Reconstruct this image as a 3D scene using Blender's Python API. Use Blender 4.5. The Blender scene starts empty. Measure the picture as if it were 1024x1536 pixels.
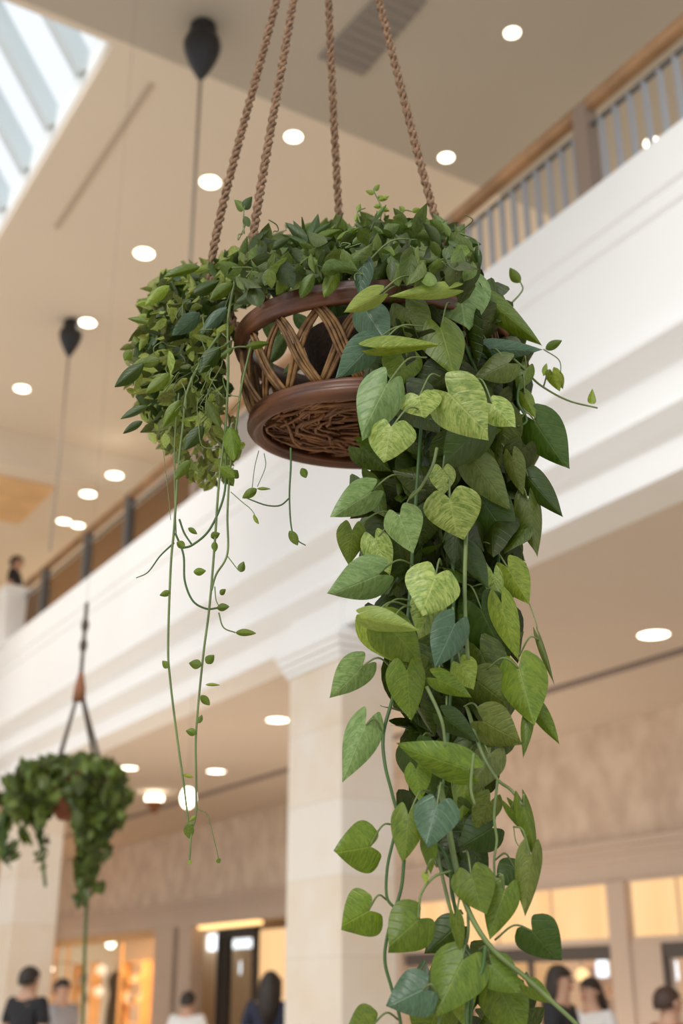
import bpy, bmesh, math, random
from mathutils import Vector, Matrix
R = random.Random(11)
S = bpy.context.scene
COL = S.collection
PI = math.pi
# ------------------------------------------------------------------ frames of reference
EYE = 1.6
F = 1800.0
TH = math.atan(0.4)
CT, ST = math.cos(TH), math.sin(TH)
D1 = Vector((-0.522, 0.853, 0)).normalized()     # runs away along the balcony
D2 = Vector((0.853, 0.522, 0)).normalized()      # runs from the atrium into the shops
Z3 = Vector((0, 0, 1))
def W(a, b, z): return D1 * a + D2 * b + Z3 * z
def ray(x, y):
    u = (x - 512) / F; v = (768 - y) / F
    return Vector((u, CT - v * ST, ST + v * CT))
def P(x, y, Y):
    r = ray(x, y); r = r * (Y / r.y); return Vector((r.x, r.y, r.z + EYE))
def on_b(x, y, b):
    r = ray(x, y); r = r * (b / r.dot(D2)); return r.dot(D1), r.z + EYE
def on_a(x, y, a):
    r = ray(x, y); r = r * (a / r.dot(D1)); return r.dot(D2), r.z + EYE
def on_z(x, y, z):
    r = ray(x, y); r = r * ((z - EYE) / r.z); return r.dot(D1), r.dot(D2)
def dist_z(x, y, z):
    r = ray(x, y); return (z - EYE) / r.z

# ------------------------------------------------------------------ materials
MATS = {}
def nm(name):
    m = bpy.data.materials.new(name); m.use_nodes = True
    m.node_tree.nodes.clear(); MATS[name] = m
    return m, m.node_tree.nodes, m.node_tree.links
def pbr(name, col, rough=0.5, metal=0.0, var=0.0, scale=8.0, bump=0.0, col2=None, stretch=(1, 1, 1), emis=None, estr=0.0, spec=0.5):
    m, N, Lk = nm(name)
    out = N.new('ShaderNodeOutputMaterial'); b = N.new('ShaderNodeBsdfPrincipled')
    Lk.new(b.outputs[0], out.inputs[0])
    b.inputs['Base Color'].default_value = (*col, 1); b.inputs['Roughness'].default_value = rough
    b.inputs['Metallic'].default_value = metal; b.inputs['Specular IOR Level'].default_value = spec
    if emis:
        b.inputs['Emission Color'].default_value = (*emis, 1); b.inputs['Emission Strength'].default_value = estr
    if var > 0 or bump > 0 or col2:
        tc = N.new('ShaderNodeTexCoord'); mp = N.new('ShaderNodeMapping'); mp.inputs['Scale'].default_value = stretch
        Lk.new(tc.outputs['Object'], mp.inputs[0])
        n = N.new('ShaderNodeTexNoise'); n.inputs['Scale'].default_value = scale; n.inputs['Detail'].default_value = 4
        Lk.new(mp.outputs[0], n.inputs['Vector'])
        if var > 0 or col2:
            mx = N.new('ShaderNodeMix'); mx.data_type = 'RGBA'
            c2 = col2 or tuple(c * (1 - var) for c in col)
            rp = N.new('ShaderNodeMapRange'); rp.inputs[1].default_value = 0.35; rp.inputs[2].default_value = 0.65
            Lk.new(n.outputs[0], rp.inputs[0]); Lk.new(rp.outputs[0], mx.inputs[0])
            mx.inputs[6].default_value = (*col, 1); mx.inputs[7].default_value = (*c2, 1)
            Lk.new(mx.outputs[2], b.inputs['Base Color'])
        if bump > 0:
            bp = N.new('ShaderNodeBump'); bp.inputs['Strength'].default_value = bump; bp.inputs['Distance'].default_value = 0.01
            Lk.new(n.outputs[0], bp.inputs['Height']); Lk.new(bp.outputs[0], b.inputs['Normal'])
    return m
def glow(name, col, strength):
    m, N, Lk = nm(name)
    out = N.new('ShaderNodeOutputMaterial'); e = N.new('ShaderNodeEmission')
    e.inputs[0].default_value = (*col, 1); e.inputs[1].default_value = strength
    Lk.new(e.outputs[0], out.inputs[0]); return m
def leafmat(name, base, light, varieg=0.0, vein=0.35, rough=0.38, trans=0.25, hv=0.10, vv=0.35):
    """leaf: base green, lighter variegation running along the side veins, pale midrib"""
    m, N, Lk = nm(name)
    def math_(op, a, b=None, c=None):
        n = N.new('ShaderNodeMath'); n.operation = op
        for i, x in enumerate((a, b, c)):
            if x is None: continue
            if isinstance(x, (int, float)): n.inputs[i].default_value = x
            else: Lk.new(x, n.inputs[i])
        return n.outputs[0]
    out = N.new('ShaderNodeOutputMaterial'); b = N.new('ShaderNodeBsdfPrincipled')
    uv = N.new('ShaderNodeUVMap'); uv.uv_map = 'UVMap'
    sp = N.new('ShaderNodeSeparateXYZ'); Lk.new(uv.outputs[0], sp.inputs[0])
    at = N.new('ShaderNodeAttribute'); at.attribute_name = 'rnd'
    rnd = at.outputs['Fac']
    au = math_('ABSOLUTE', math_('SUBTRACT', sp.outputs[0], 0.5))      # 0..0.5
    q = math_('SUBTRACT', sp.outputs[1], math_('MULTIPLY', au, 0.75))
    cx = N.new('ShaderNodeCombineXYZ')
    Lk.new(math_('MULTIPLY', sp.outputs[0], 5.5), cx.inputs[0]); Lk.new(math_('MULTIPLY', q, 11), cx.inputs[1])
    Lk.new(math_('MULTIPLY', rnd, 37.0), cx.inputs[2])
    n1 = N.new('ShaderNodeTexNoise'); n1.inputs['Scale'].default_value = 1.25; n1.inputs['Detail'].default_value = 5
    n1.inputs['Roughness'].default_value = 0.7; n1.inputs['Distortion'].default_value = 0.8
    Lk.new(cx.outputs[0], n1.inputs['Vector'])
    mr = N.new('ShaderNodeMapRange'); mr.inputs[1].default_value = 0.36; mr.inputs[2].default_value = 0.62
    Lk.new(n1.outputs[0], mr.inputs[0])
    # side veins
    ph = math_('FRACT', math_('MULTIPLY', q, 5.5))
    tri = math_('ABSOLUTE', math_('SUBTRACT', ph, 0.5))
    sv = N.new('ShaderNodeMapRange'); sv.inputs[1].default_value = 0.10; sv.inputs[2].default_value = 0.0
    Lk.new(tri, sv.inputs[0])
    md = N.new('ShaderNodeMapRange'); md.inputs[1].default_value = 0.022; md.inputs[2].default_value = 0.006
    Lk.new(au, md.inputs[0])
    veins = math_('MAXIMUM', math_('MULTIPLY', sv.outputs[0], 0.55), md.outputs[0])
    mx = N.new('ShaderNodeMix'); mx.data_type = 'RGBA'
    mx.inputs[6].default_value = (*base, 1); mx.inputs[7].default_value = (*light, 1)
    Lk.new(math_('MULTIPLY', mr.outputs[0], varieg), mx.inputs[0])
    m2 = N.new('ShaderNodeMix'); m2.data_type = 'RGBA'
    Lk.new(math_('MULTIPLY', veins, vein), m2.inputs[0]); Lk.new(mx.outputs[2], m2.inputs[6])
    m2.inputs[7].default_value = (min(1, light[0] * 1.15), min(1, light[1] * 1.1), light[2] * 1.3, 1)
    hs = N.new('ShaderNodeHueSaturation')
    Lk.new(math_('MULTIPLY_ADD', rnd, hv * 0.5, 0.5 - hv * 0.25), hs.inputs['Hue'])
    Lk.new(math_('MULTIPLY_ADD', math_('FRACT', math_('MULTIPLY', rnd, 7.13)), 2 * vv, 1 - vv), hs.inputs['Value'])
    Lk.new(m2.outputs[2], hs.inputs['Color'])
    Lk.new(hs.outputs[0], b.inputs['Base Color'])
    b.inputs['Roughness'].default_value = rough; b.inputs['Specular IOR Level'].default_value = 0.45
    bp = N.new('ShaderNodeBump'); bp.inputs['Strength'].default_value = 0.35; bp.inputs['Distance'].default_value = 0.002
    bp.invert = True
    Lk.new(math_('ADD', veins, math_('MULTIPLY', n1.outputs[0], 0.4)), bp.inputs['Height']); Lk.new(bp.outputs[0], b.inputs['Normal'])
    tr = N.new('ShaderNodeBsdfTranslucent'); Lk.new(hs.outputs[0], tr.inputs[0])
    ms = N.new('ShaderNodeMixShader'); ms.inputs[0].default_value = trans
    Lk.new(b.outputs[0], ms.inputs[1]); Lk.new(tr.outputs[0], ms.inputs[2]); Lk.new(ms.outputs[0], out.inputs[0])
    return m

M = {}
M['V'] = leafmat('leaf_marbled_yellow', (0.115, 0.205, 0.016), (0.42, 0.485, 0.125), 0.95, 0.35, vv=0.15, hv=0.03)
M['Y'] = leafmat('leaf_lime', (0.14, 0.22, 0.008), (0.34, 0.40, 0.045), 0.8, 0.3, vv=0.15, hv=0.03)
M['P'] = leafmat('leaf_pale_marbled', (0.118, 0.215, 0.045), (0.29, 0.40, 0.14), 0.8, 0.45, vv=0.12, hv=0.03)
M['L'] = leafmat('leaf_light', (0.197, 0.279, 0.035), (0.376, 0.427, 0.081), 0.6, 0.3, vv=0.12, hv=0.03)
M['G'] = leafmat('leaf_green', (0.074, 0.132, 0.004), (0.184, 0.249, 0.014), 0.7, 0.4, vv=0.2, hv=0.03)
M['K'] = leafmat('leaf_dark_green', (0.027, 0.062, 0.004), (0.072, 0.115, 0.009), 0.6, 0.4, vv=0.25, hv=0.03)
M['D'] = leafmat('leaf_blue_green', (0.038, 0.085, 0.038), (0.128, 0.212, 0.111), 0.4, 0.6, vv=0.15, hv=0.03, rough=0.32)
M['O'] = leafmat('leaf_olive', (0.076, 0.116, 0.012), (0.179, 0.210, 0.035), 0.8, 0.3, vv=0.2, hv=0.03)
M['F'] = leafmat('leaf_filler_shaded', (0.021, 0.044, 0.002), (0.083, 0.114, 0.009), 0.8, 0.3, vv=0.5, hv=0.05)
M['I'] = leafmat('leaf_ivy', (0.118, 0.167, 0.019), (0.372, 0.407, 0.087), 0.8, 0.3, vv=0.6, hv=0.06, rough=0.45)
M['T'] = leafmat('leaf_top', (0.063, 0.105, 0.015), (0.158, 0.210, 0.040), 0.7, 0.4, vv=0.6, hv=0.05, rough=0.42)
M['B'] = leafmat('leaf_distant', (0.067, 0.102, 0.014), (0.146, 0.184, 0.032), 0.6, 0.3, vv=0.5, hv=0.05)
M['stem'] = pbr('stem_green', (0.15, 0.205, 0.055), 0.5, var=0.35, scale=30)
M['stemdark'] = pbr('stem_dark_green', (0.055, 0.12, 0.02), 0.5, var=0.3, scale=30)
M['rope'] = pbr('jute_rope', (0.33, 0.19, 0.105), 0.85, var=0.5, scale=120, bump=0.6)
M['rim'] = pbr('basket_dark_wood', (0.175, 0.065, 0.028), 0.38, col2=(0.07, 0.025, 0.013), scale=9, stretch=(1, 1, 6), bump=0.15)
M['cane'] = pbr('basket_cane', (0.34, 0.185, 0.065), 0.6, col2=(0.13, 0.06, 0.022), scale=40, bump=0.3)
M['weave'] = pbr('basket_weave', (0.30, 0.13, 0.045), 0.6, col2=(0.13, 0.05, 0.018), scale=30, bump=0.3)
M['liner'] = pbr('coir_liner', (0.035, 0.018, 0.010), 0.95, bump=0.8, scale=60)
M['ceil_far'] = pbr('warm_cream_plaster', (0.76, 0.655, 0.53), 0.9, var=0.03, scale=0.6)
M['ceil_near'] = pbr('plaster_painted_shade', (0.48, 0.425, 0.35), 0.9, var=0.04, scale=0.6)  # dimmer near end of the ceiling, its shade put into the colour
M['white'] = pbr('white_plaster', (0.93, 0.925, 0.91), 0.75, var=0.02, scale=1)
M['soffit'] = pbr('soffit_plaster', (0.72, 0.62, 0.52), 0.85, var=0.03, scale=0.8)
M['cream'] = pbr('cream_paint', (0.86, 0.72, 0.50), 0.85, var=0.05, scale=1)
M['amber'] = pbr('amber_wood_and_lit_beam', (0.78, 0.50, 0.25), 0.6, var=0.15, scale=2)
M['floor'] = pbr('stone_floor', (0.60, 0.52, 0.43), 0.35, var=0.08, scale=0.8)
M['wallpaper'] = pbr('mottled_wallcovering', (0.82, 0.68, 0.55), 0.9, col2=(0.66, 0.52, 0.41), scale=3.4, stretch=(1, 1, 0.75))
M['frame_beige'] = pbr('beige_shopfront_paint', (0.66, 0.53, 0.43), 0.7, var=0.04, scale=1)
M['wood'] = pbr('handrail_wood', (0.48, 0.26, 0.12), 0.45, var=0.35, scale=3, stretch=(1, 1, 1))
M['post'] = pbr('post_brown', (0.30, 0.22, 0.17), 0.5)
M['steel'] = pbr('blue_grey_steel', (0.40, 0.41, 0.44), 0.4, metal=0.25)
M['greymetal'] = pbr('dark_grey_metal', (0.15, 0.145, 0.14), 0.5, metal=0.3)
M['black'] = pbr('black_plastic', (0.012, 0.011, 0.013), 0.5)
M['cable'] = pbr('steel_cable', (0.40, 0.33, 0.27), 0.5, metal=0.3)
M['vent'] = pbr('vent_grey', (0.25, 0.22, 0.195), 0.7)
M['slot'] = pbr('slot_tan', (0.52, 0.42, 0.32), 0.8)  # tan finish of the linear slot diffuser
M['track'] = pbr('track_grey', (0.27, 0.22, 0.20), 0.7)
M['trimring'] = pbr('light_trim', (0.85, 0.78, 0.68), 0.5)
M['skyframe'] = pbr('skylight_frame', (0.60, 0.66, 0.68), 0.5)
M['terracotta'] = pbr('terracotta', (0.32, 0.10, 0.045), 0.8, var=0.3, scale=20)
M['leather'] = pbr('brown_wrap', (0.28, 0.11, 0.05), 0.7)
M['cord'] = pbr('dark_cord', (0.10, 0.075, 0.055), 0.8)
M['skin'] = pbr('skin', (0.52, 0.30, 0.20), 0.6)
M['hair'] = pbr('dark_hair', (0.022, 0.014, 0.010), 0.6)
M['hairb'] = pbr('brown_hair', (0.05, 0.025, 0.015), 0.6)
M['shopwall'] = pbr('shop_wall', (0.80, 0.62, 0.40), 0.8)
M['shopdark'] = pbr('shop_dark', (0.10, 0.085, 0.075), 0.6)
M['lamp'] = glow('downlight_glow', (1.0, 0.90, 0.70), 7.0)
M['lampw'] = glow('white_sign_glow', (0.92, 0.96, 1.0), 2.2)
M['lampo'] = glow('amber_bulb_glow', (1.0, 0.62, 0.25), 2.2)
M['panel'] = None
# back-lit amber glass: even glow in a slightly streaky glass
m, N, Lk = nm('backlit_amber_glass')
o_ = N.new('ShaderNodeOutputMaterial'); e_ = N.new('ShaderNodeEmission'); tc = N.new('ShaderNodeTexCoord')
mp = N.new('ShaderNodeMapping'); mp.inputs['Scale'].default_value = (1.1, 1.1, 0.15); Lk.new(tc.outputs['Object'], mp.inputs[0])
n_ = N.new('ShaderNodeTexNoise'); n_.inputs['Scale'].default_value = 2.0; Lk.new(mp.outputs[0], n_.inputs['Vector'])
x_ = N.new('ShaderNodeMix'); x_.data_type = 'RGBA'; x_.inputs[6].default_value = (1.0, 0.50, 0.20, 1); x_.inputs[7].default_value = (1.0, 0.72, 0.38, 1)
Lk.new(n_.outputs[0], x_.inputs[0]); Lk.new(x_.outputs[2], e_.inputs[0]); e_.inputs[1].default_value = 1.12; Lk.new(e_.outputs[0], o_.inputs[0])
M['panel'] = m
# glass
m, N, Lk = nm('shop_glass')
o_ = N.new('ShaderNodeOutputMaterial'); t_ = N.new('ShaderNodeBsdfTransparent'); t_.inputs[0].default_value = (0.92, 0.93, 0.93, 1)
g_ = N.new('ShaderNodeBsdfGlossy'); g_.inputs['Roughness'].default_value = 0.05
x_ = N.new('ShaderNodeMixShader'); x_.inputs[0].default_value = 0.07
Lk.new(t_.outputs[0], x_.inputs[1]); Lk.new(g_.outputs[0], x_.inputs[2]); Lk.new(x_.outputs[0], o_.inputs[0])
M['glass'] = m
# stone blocks for the pillars (courses)
m, N, Lk = nm('cream_stone_blocks')
o_ = N.new('ShaderNodeOutputMaterial'); b_ = N.new('ShaderNodeBsdfPrincipled'); Lk.new(b_.outputs[0], o_.inputs[0])
tc = N.new('ShaderNodeTexCoord'); sx = N.new('ShaderNodeSeparateXYZ'); Lk.new(tc.outputs['Object'], sx.inputs[0])
def mm(op, a, b=None):
    n = N.new('ShaderNodeMath'); n.operation = op
    for i, x in enumerate((a, b)):
        if x is None: continue
        if isinstance(x, (int, float)): n.inputs[i].default_value = x
        else: Lk.new(x, n.inputs[i])
    return n.outputs[0]
course = mm('DIVIDE', sx.outputs[2], 0.62)
wn = N.new('ShaderNodeTexWhiteNoise'); wn.noise_dimensions = '1D'; Lk.new(mm('FLOOR', course), wn.inputs['W'])
nz = N.new('ShaderNodeTexNoise'); nz.inputs['Scale'].default_value = 2.2; nz.inputs['Detail'].default_value = 6
Lk.new(tc.outputs['Object'], nz.inputs['Vector'])
fac = mm('ADD', mm('MULTIPLY', wn.outputs[0], 0.6), mm('MULTIPLY', mm('SUBTRACT', nz.outputs[0], 0.5), 1.6))
x_ = N.new('ShaderNodeMix'); x_.data_type = 'RGBA'; x_.inputs[6].default_value = (0.80, 0.74, 0.66, 1); x_.inputs[7].default_value = (0.74, 0.60, 0.44, 1)
Lk.new(fac, x_.inputs[0])
j = N.new('ShaderNodeMapRange'); j.inputs[1].default_value = 0.012; j.inputs[2].default_value = 0.0
Lk.new(mm('FRACT', course), j.inputs[0])
x2 = N.new('ShaderNodeMix'); x2.data_type = 'RGBA'; Lk.new(j.outputs[0], x2.inputs[0]); Lk.new(x_.outputs[2], x2.inputs[6]); x2.inputs[7].default_value = (0.5, 0.42, 0.34, 1)
Lk.new(x2.outputs[2], b_.inputs['Base Color']); b_.inputs['Roughness'].default_value = 0.6
M['stone'] = m
for k_, c_ in dict(c_black=(0.015, 0.015, 0.018), c_white=(0.75, 0.74, 0.72), c_grey=(0.35, 0.34, 0.36), c_navy=(0.02, 0.025, 0.05), c_red=(0.35, 0.05, 0.04),
                   c_blue=(0.10, 0.12, 0.18), c_trouser=(0.05, 0.05, 0.07), c_ochre=(0.5, 0.28, 0.08)).items():
    M[k_] = pbr('cloth_' + k_[2:], c_, 0.85, var=0.1, scale=6)

# ------------------------------------------------------------------ object helpers
class MB:
    def __init__(s): s.v = []; s.f = []; s.uv = []; s.r = []
    def add(s, vs, fs, uvs=None, r=0.0):
        o = len(s.v); s.v.extend(vs); s.f.extend([tuple(i + o for i in f) for f in fs])
        s.uv.extend(uvs if uvs else [(0.5, 0.5)] * len(vs)); s.r.extend([r] * len(vs))
    def box(s, o, ax, ay, az):
        """box from corner o with edge vectors"""
        o = Vector(o); vs = [o + ax * i + ay * j + az * k for k in (0, 1) for j in (0, 1) for i in (0, 1)]
        s.add(vs, [(0, 2, 3, 1), (4, 5, 7, 6), (0, 1, 5, 4), (2, 6, 7, 3), (0, 4, 6, 2), (1, 3, 7, 5)])
    def wbox(s, a0, a1, b0, b1, z0, z1):
        s.box(W(a0, b0, z0), D1 * (a1 - a0), D2 * (b1 - b0), Z3 * (z1 - z0))
    def tube(s, pts, rad, n=6, cap=True):
        pts = [Vector(p) for p in pts]; m_ = len(pts)
        if not hasattr(rad, '__len__'): rad = [rad] * m_
        vs = []; fs = []; nrm = None
        for i, p in enumerate(pts):
            t = (pts[min(i + 1, m_ - 1)] - pts[max(i - 1, 0)])
            if t.length < 1e-9: t = Vector((0, 0, 1))
            t.normalize()
            if nrm is None: nrm = t.orthogonal().normalized()
            nrm = (nrm - t * nrm.dot(t))
            nrm = nrm.normalized() if nrm.length > 1e-6 else t.orthogonal().normalized()
            bn = t.cross(nrm)
            for k in range(n):
                a = 2 * PI * k / n; vs.append(p + (nrm * math.cos(a) + bn * math.sin(a)) * rad[i])
        for i in range(m_ - 1):
            for k in range(n):
                fs.append((i * n + k, i * n + (k + 1) % n, (i + 1) * n + (k + 1) % n, (i + 1) * n + k))
        if cap: fs.append(tuple(range(n))[::-1]); fs.append(tuple((m_ - 1) * n + k for k in range(n)))
        s.add(vs, fs)
    def lathe(s, prof, n=48, c=Vector((0, 0, 0)), close=False, ax=None):
        """prof: (r, z) list"""
        vs = []; fs = []; m_ = len(prof)
        for k in range(n):
            a = 2 * PI * k / n
            for (r, z) in prof: vs.append(Vector(c) + Vector((r * math.cos(a), r * math.sin(a), z)))
        rng = m_ if close else m_ - 1
        for k in range(n):
            for i in range(rng):
                j_ = (i + 1) % m_; k2 = (k + 1) % n
                fs.append((k * m_ + i, k2 * m_ + i, k2 * m_ + j_, k * m_ + j_))
        s.add(vs, fs)
    def build(s, name, mat, parent=None, smooth=True, origin=None):
        me = bpy.data.meshes.new(name)
        o = Vector(origin) if origin is not None else Vector((0, 0, 0))
        me.from_pydata([tuple(Vector(v) - o) for v in s.v], [], s.f)
        uvl = me.uv_layers.new(name='UVMap'); arr = []
        li = [0] * len(me.loops); me.loops.foreach_get('vertex_index', li)
        for vi in li: arr.extend(s.uv[vi])
        uvl.data.foreach_set('uv', arr)
        at = me.attributes.new('rnd', 'FLOAT', 'POINT'); at.data.foreach_set('value', s.r)
        if smooth: me.polygons.foreach_set('use_smooth', [True] * len(me.polygons))
        me.materials.append(mat); me.update()
        ob = bpy.data.objects.new(name, me); COL.objects.link(ob)
        if origin is not None: ob.location = o
        if parent is not None:
            ob.parent = parent
            ob.location = (o - parent.location) if parent.type == 'EMPTY' or origin is not None else o
            if origin is None: ob.location = -parent_world(parent)
        return ob
def parent_world(p):
    l = Vector((0, 0, 0))
    while p is not None: l += p.location; p = p.parent
    return l
def fixn(ob):
    bm = bmesh.new(); bm.from_mesh(ob.data); bmesh.ops.recalc_face_normals(bm, faces=bm.faces); bm.to_mesh(ob.data); bm.free(); return ob
def flat(mb, name, mat, parent=None, bevel=0.0):
    ob = fixn(mb.build(name, mat, parent, smooth=False))
    if bevel:
        md = ob.modifiers.new('b', 'BEVEL'); md.width = bevel; md.segments = 2; md.limit_method = 'ANGLE'
    return ob
def thing(name, label, cat, loc=(0, 0, 0), group=None):
    o = bpy.data.objects.new(name, None); COL.objects.link(o); o.location = loc; o.empty_display_size = 0.1
    o['label'] = label; o['category'] = cat
    if group: o['group'] = group
    return o
def tag(o, label, cat, group=None, kind=None):
    o['label'] = label; o['category'] = cat
    if group: o['group'] = group
    if kind: o['kind'] = kind
    return o
def struct(o, label=None):
    o['kind'] = 'structure'
    if label: o['label'] = label
    return o
def cr(pts, n=8):
    """Catmull-Rom through points"""
    pts = [Vector(p) for p in pts]; q = [pts[0] * 2 - pts[1]] + pts + [pts[-1] * 2 - pts[-2]]; out = []
    for i in range(1, len(q) - 2):
        for k in range(n):
            t = k / n; a, b, c, d = q[i - 1], q[i], q[i + 1], q[i + 2]
            out.append(0.5 * ((2 * b) + (c - a) * t + (2 * a - 5 * b + 4 * c - d) * t * t + (3 * b - a - 3 * c + d) * t ** 3))
    out.append(pts[-1]); return out

# ------------------------------------------------------------------ leaves
def leaf_geo(L, Wd, fold=0.25, curl=0.2, heart=True, nu=8, nv=10, wave=0.02, side=0.0, rr=R):
    """leaf in local XY, base (petiole) at origin, tip along +Y, face +Z"""
    vs = []; uv = []; fs = []
    ph = rr.uniform(0, 6)
    for j_ in range(nv + 1):
        v = j_ / nv
        if heart:
            v0 = 0.24
            if v < v0: w = math.sqrt(max(0, 1 - (1 - v / v0) ** 2 * 0.72))
            else:
                t = (v - v0) / (1 - v0); w = math.cos(PI / 2 * t) ** 1.12 * (1 - .10 * math.sin(PI * t ** 1.4))
            w *= 0.5
        else:
            w = 0.5 * math.sin(PI * min(1, v ** 0.8)) ** 0.85 if v < 1 else 0.0
        for i in range(nu + 1):
            s = -1 + 2 * i / nu; a = abs(s)
            x = s * w; y = v
            if heart: y -= 0.27 * math.sin(min(a * 1.2, 1.25) * PI * 0.52) * (1 - v) ** 2.6
            x += side * v * v * 0.15
            z = -fold * abs(x) * (0.6 + 0.8 * v) - curl * (v ** 2) * 0.5 - 0.12 * (a ** 3) * w
            z += wave * math.sin(v * 9 + ph + s * 2) * a
            vs.append(Vector((x * Wd, y * L, z * (L + Wd) * 0.5))); uv.append((0.5 + x, v))
    for j_ in range(nv):
        for i in range(nu):
            b = j_ * (nu + 1) + i; fs.append((b, b + 1, b + nu + 2, b + nu + 1))
    return vs, fs, uv
def orient(base, tip, roll=0.0, look=None):
    y = (tip - base).normalized()
    n = look if look is not None else (Vector((0, 0, EYE)) - base).normalized()
    n = n - y * n.dot(y)
    n = n.normalized() if n.length > 1e-5 else y.orthogonal().normalized()
    n = Matrix.Rotation(roll, 3, y) @ n
    x = y.cross(n).normalized()
    m_ = Matrix((x, y, n)).transposed().to_4x4(); m_.translation = base
    return m_
def mpp(x, y, Y): return (Y / ray(x, y).y) / F     # metres per pixel there

# ------------------------------------------------------------------ THE SETTING
# floor
mb = MB(); mb.wbox(-10, 34, -12, 16, -0.2, 0); struct(flat(mb, 'floor', M['floor']))
# ceiling : near part coloured taupe for its shade, far cream part around the skylight, far lower part
CZ = 9.6
SKA0, SKA1, SKB0, SKB1 = 8.38, 16.4, -1.6, 2.70
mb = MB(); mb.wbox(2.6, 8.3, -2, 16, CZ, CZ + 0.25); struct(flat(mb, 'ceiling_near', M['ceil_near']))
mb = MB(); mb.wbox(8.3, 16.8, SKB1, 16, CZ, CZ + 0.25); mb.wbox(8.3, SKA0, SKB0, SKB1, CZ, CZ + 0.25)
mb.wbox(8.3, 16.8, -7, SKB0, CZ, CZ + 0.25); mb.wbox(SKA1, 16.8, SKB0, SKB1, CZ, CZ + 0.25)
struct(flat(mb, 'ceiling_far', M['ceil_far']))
mb = MB(); mb.wbox(16.8, 28, -7, 16, 9.0, 9.85); struct(flat(mb, 'ceiling_lower', M['ceil_far']))
# skylight : sloping glazing that rises from the long edge, seen through the opening
SL = math.radians(56)
def skp(a, d): return W(a, SKB1 - d * math.cos(SL), CZ + 0.25 + d * math.sin(SL))
sk = thing('window_1', 'sloping glazed skylight', 'skylight', W(12, 1, CZ)); del sk['category']; sk['kind'] = 'structure'
LEN = 5.2
m, N, Lk = nm('skylight_glass')
o_ = N.new('ShaderNodeOutputMaterial'); t_ = N.new('ShaderNodeBsdfTransparent'); t_.inputs[0].default_value = (0.97, 0.99, 1, 1); Lk.new(t_.outputs[0], o_.inputs[0])
mb = MB(); mb.add([skp(SKA0, 0), skp(SKA1, 0), skp(SKA1, LEN), skp(SKA0, LEN)], [(0, 1, 2, 3)])
g = flat(mb, 'pane', m, sk)
un = (skp(0, 1) - skp(0, 0)); nn = D1.cross(un).normalized()
mb = MB()
bars = [SKA0 + 0.0]
for (x, y) in ((116, 137), (75, 218), (41, 283)):
    bars.append(on_z(x, y, CZ)[0])
stp = bars[-1] - bars[-2]
bars += [bars[-1] + stp * k for k in (1, 2, 3, 4)]
for a in bars:
    if a < SKA1: mb.box(skp(a - 0.075, 0) - nn * 0.11, D1 * 0.13, un * LEN, nn * 0.22)
for d in (1.75, 3.5): mb.box(skp(SKA0, d) - nn * 0.05, D1 * (SKA1 - SKA0), un * 0.07, nn * 0.1)
flat(mb, 'glazing_bars', M['skyframe'], sk)
mb = MB(); mb.wbox(SKA0, SKA1, SKB1 - 0.02, SKB1 + 0.1, CZ + 0.1, CZ + 0.45); mb.wbox(SKA0 - 0.1, SKA0, SKB0, SKB1, CZ + 0.1, CZ + 0.5)
flat(mb, 'curb', M['white'], sk)
# wall above the near edge of the skylight (gable) and back
mb = MB(); mb.add([skp(SKA0 - 0.05, 0), skp(SKA0 - 0.05, LEN), W(SKA0 - 0.05, SKB1 - LEN * math.cos(SL), CZ + .2)], [(0, 1, 2)])
# ceiling details
def ceil_box(name, label, cat, p0, p1, wid, mat, th=0.02, z=CZ):
    a0, b0 = on_z(*p0, z); a1, b1 = on_z(*p1, z)
    A = W(a0, b0, z); B = W(a1, b1, z); d = B - A; s_ = Vector((-d.y, d.x, 0)).normalized() * wid
    mb = MB(); mb.box(A - s_ / 2 - Z3 * th, d, s_, Z3 * (th + 0.005)); return mb, A, d, s_
mb, A, d, s_ = ceil_box('', '', '', (228, 125), (95, 345), 0.055, M['slot'], 0.012)
a_s, b_s = on_z(228, 125, CZ); a_e = on_z(95, 345, CZ)[0]
mb = MB(); mb.wbox(a_s, a_e, b_s - 0.03, b_s + 0.03, CZ - 0.012, CZ + 0.002)
tag(flat(mb, 'slot_diffuser', M['slot']), 'long thin linear slot diffuser in the cream ceiling beside the skylight', 'air diffuser')
vt = thing('ceiling_vent', 'grey rectangular ceiling vent panel behind the ropes', 'vent', W(*on_z(570, 40, CZ), CZ))
v0 = on_z(520, 100, CZ); v1 = on_z(630, -5, CZ)
c_ = [on_z(*q, CZ) for q in ((478, 85), (545, 112), (640, 0), (585, -28))]
mb = MB(); top = [W(a, b, CZ + 0.004) for a, b in c_]; bot = [W(a, b, CZ - 0.02) for a, b in c_]
mb.add(top + bot, [(0, 1, 2, 3), (7, 6, 5, 4), (0, 4, 5, 1), (1, 5, 6, 2), (2, 6, 7, 3), (3, 7, 4, 0)]); flat(mb, 'vent_panel', M['vent'], vt)
mb = MB(); c0, c1, c2, c3 = [W(a, b, CZ - 0.028) for a, b in c_]
for k in range(1, 9):
    t = k / 9; p = c0.lerp(c3, t); q = c1.lerp(c2, t); mb.box(p.lerp(q, .05), (q - p) * .9, Vector((0.02, 0.01, 0)), Z3 * 0.01)
flat(mb, 'louvre_blades', M['vent'], vt)

# balcony fascia, profile (b, z) extruded along D1
B0 = 5.27
prof = [(5.28, 6.78), (5.28, 6.40), (5.31, 6.385), (5.31, 6.36), (5.28, 6.345), (5.28, 6.24), (5.31, 6.225), (5.31, 6.20), (5.28, 6.185), (5.28, 5.42),
        (5.20, 5.38), (5.20, 5.33), (5.30, 5.26), (5.38, 5.22), (5.38, 4.98), (5.34, 4.96), (5.34, 4.93), (5.44, 4.84), (5.50, 4.80), (5.50, 4.58), (5.9, 4.58), (5.9, 6.78)]
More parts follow.
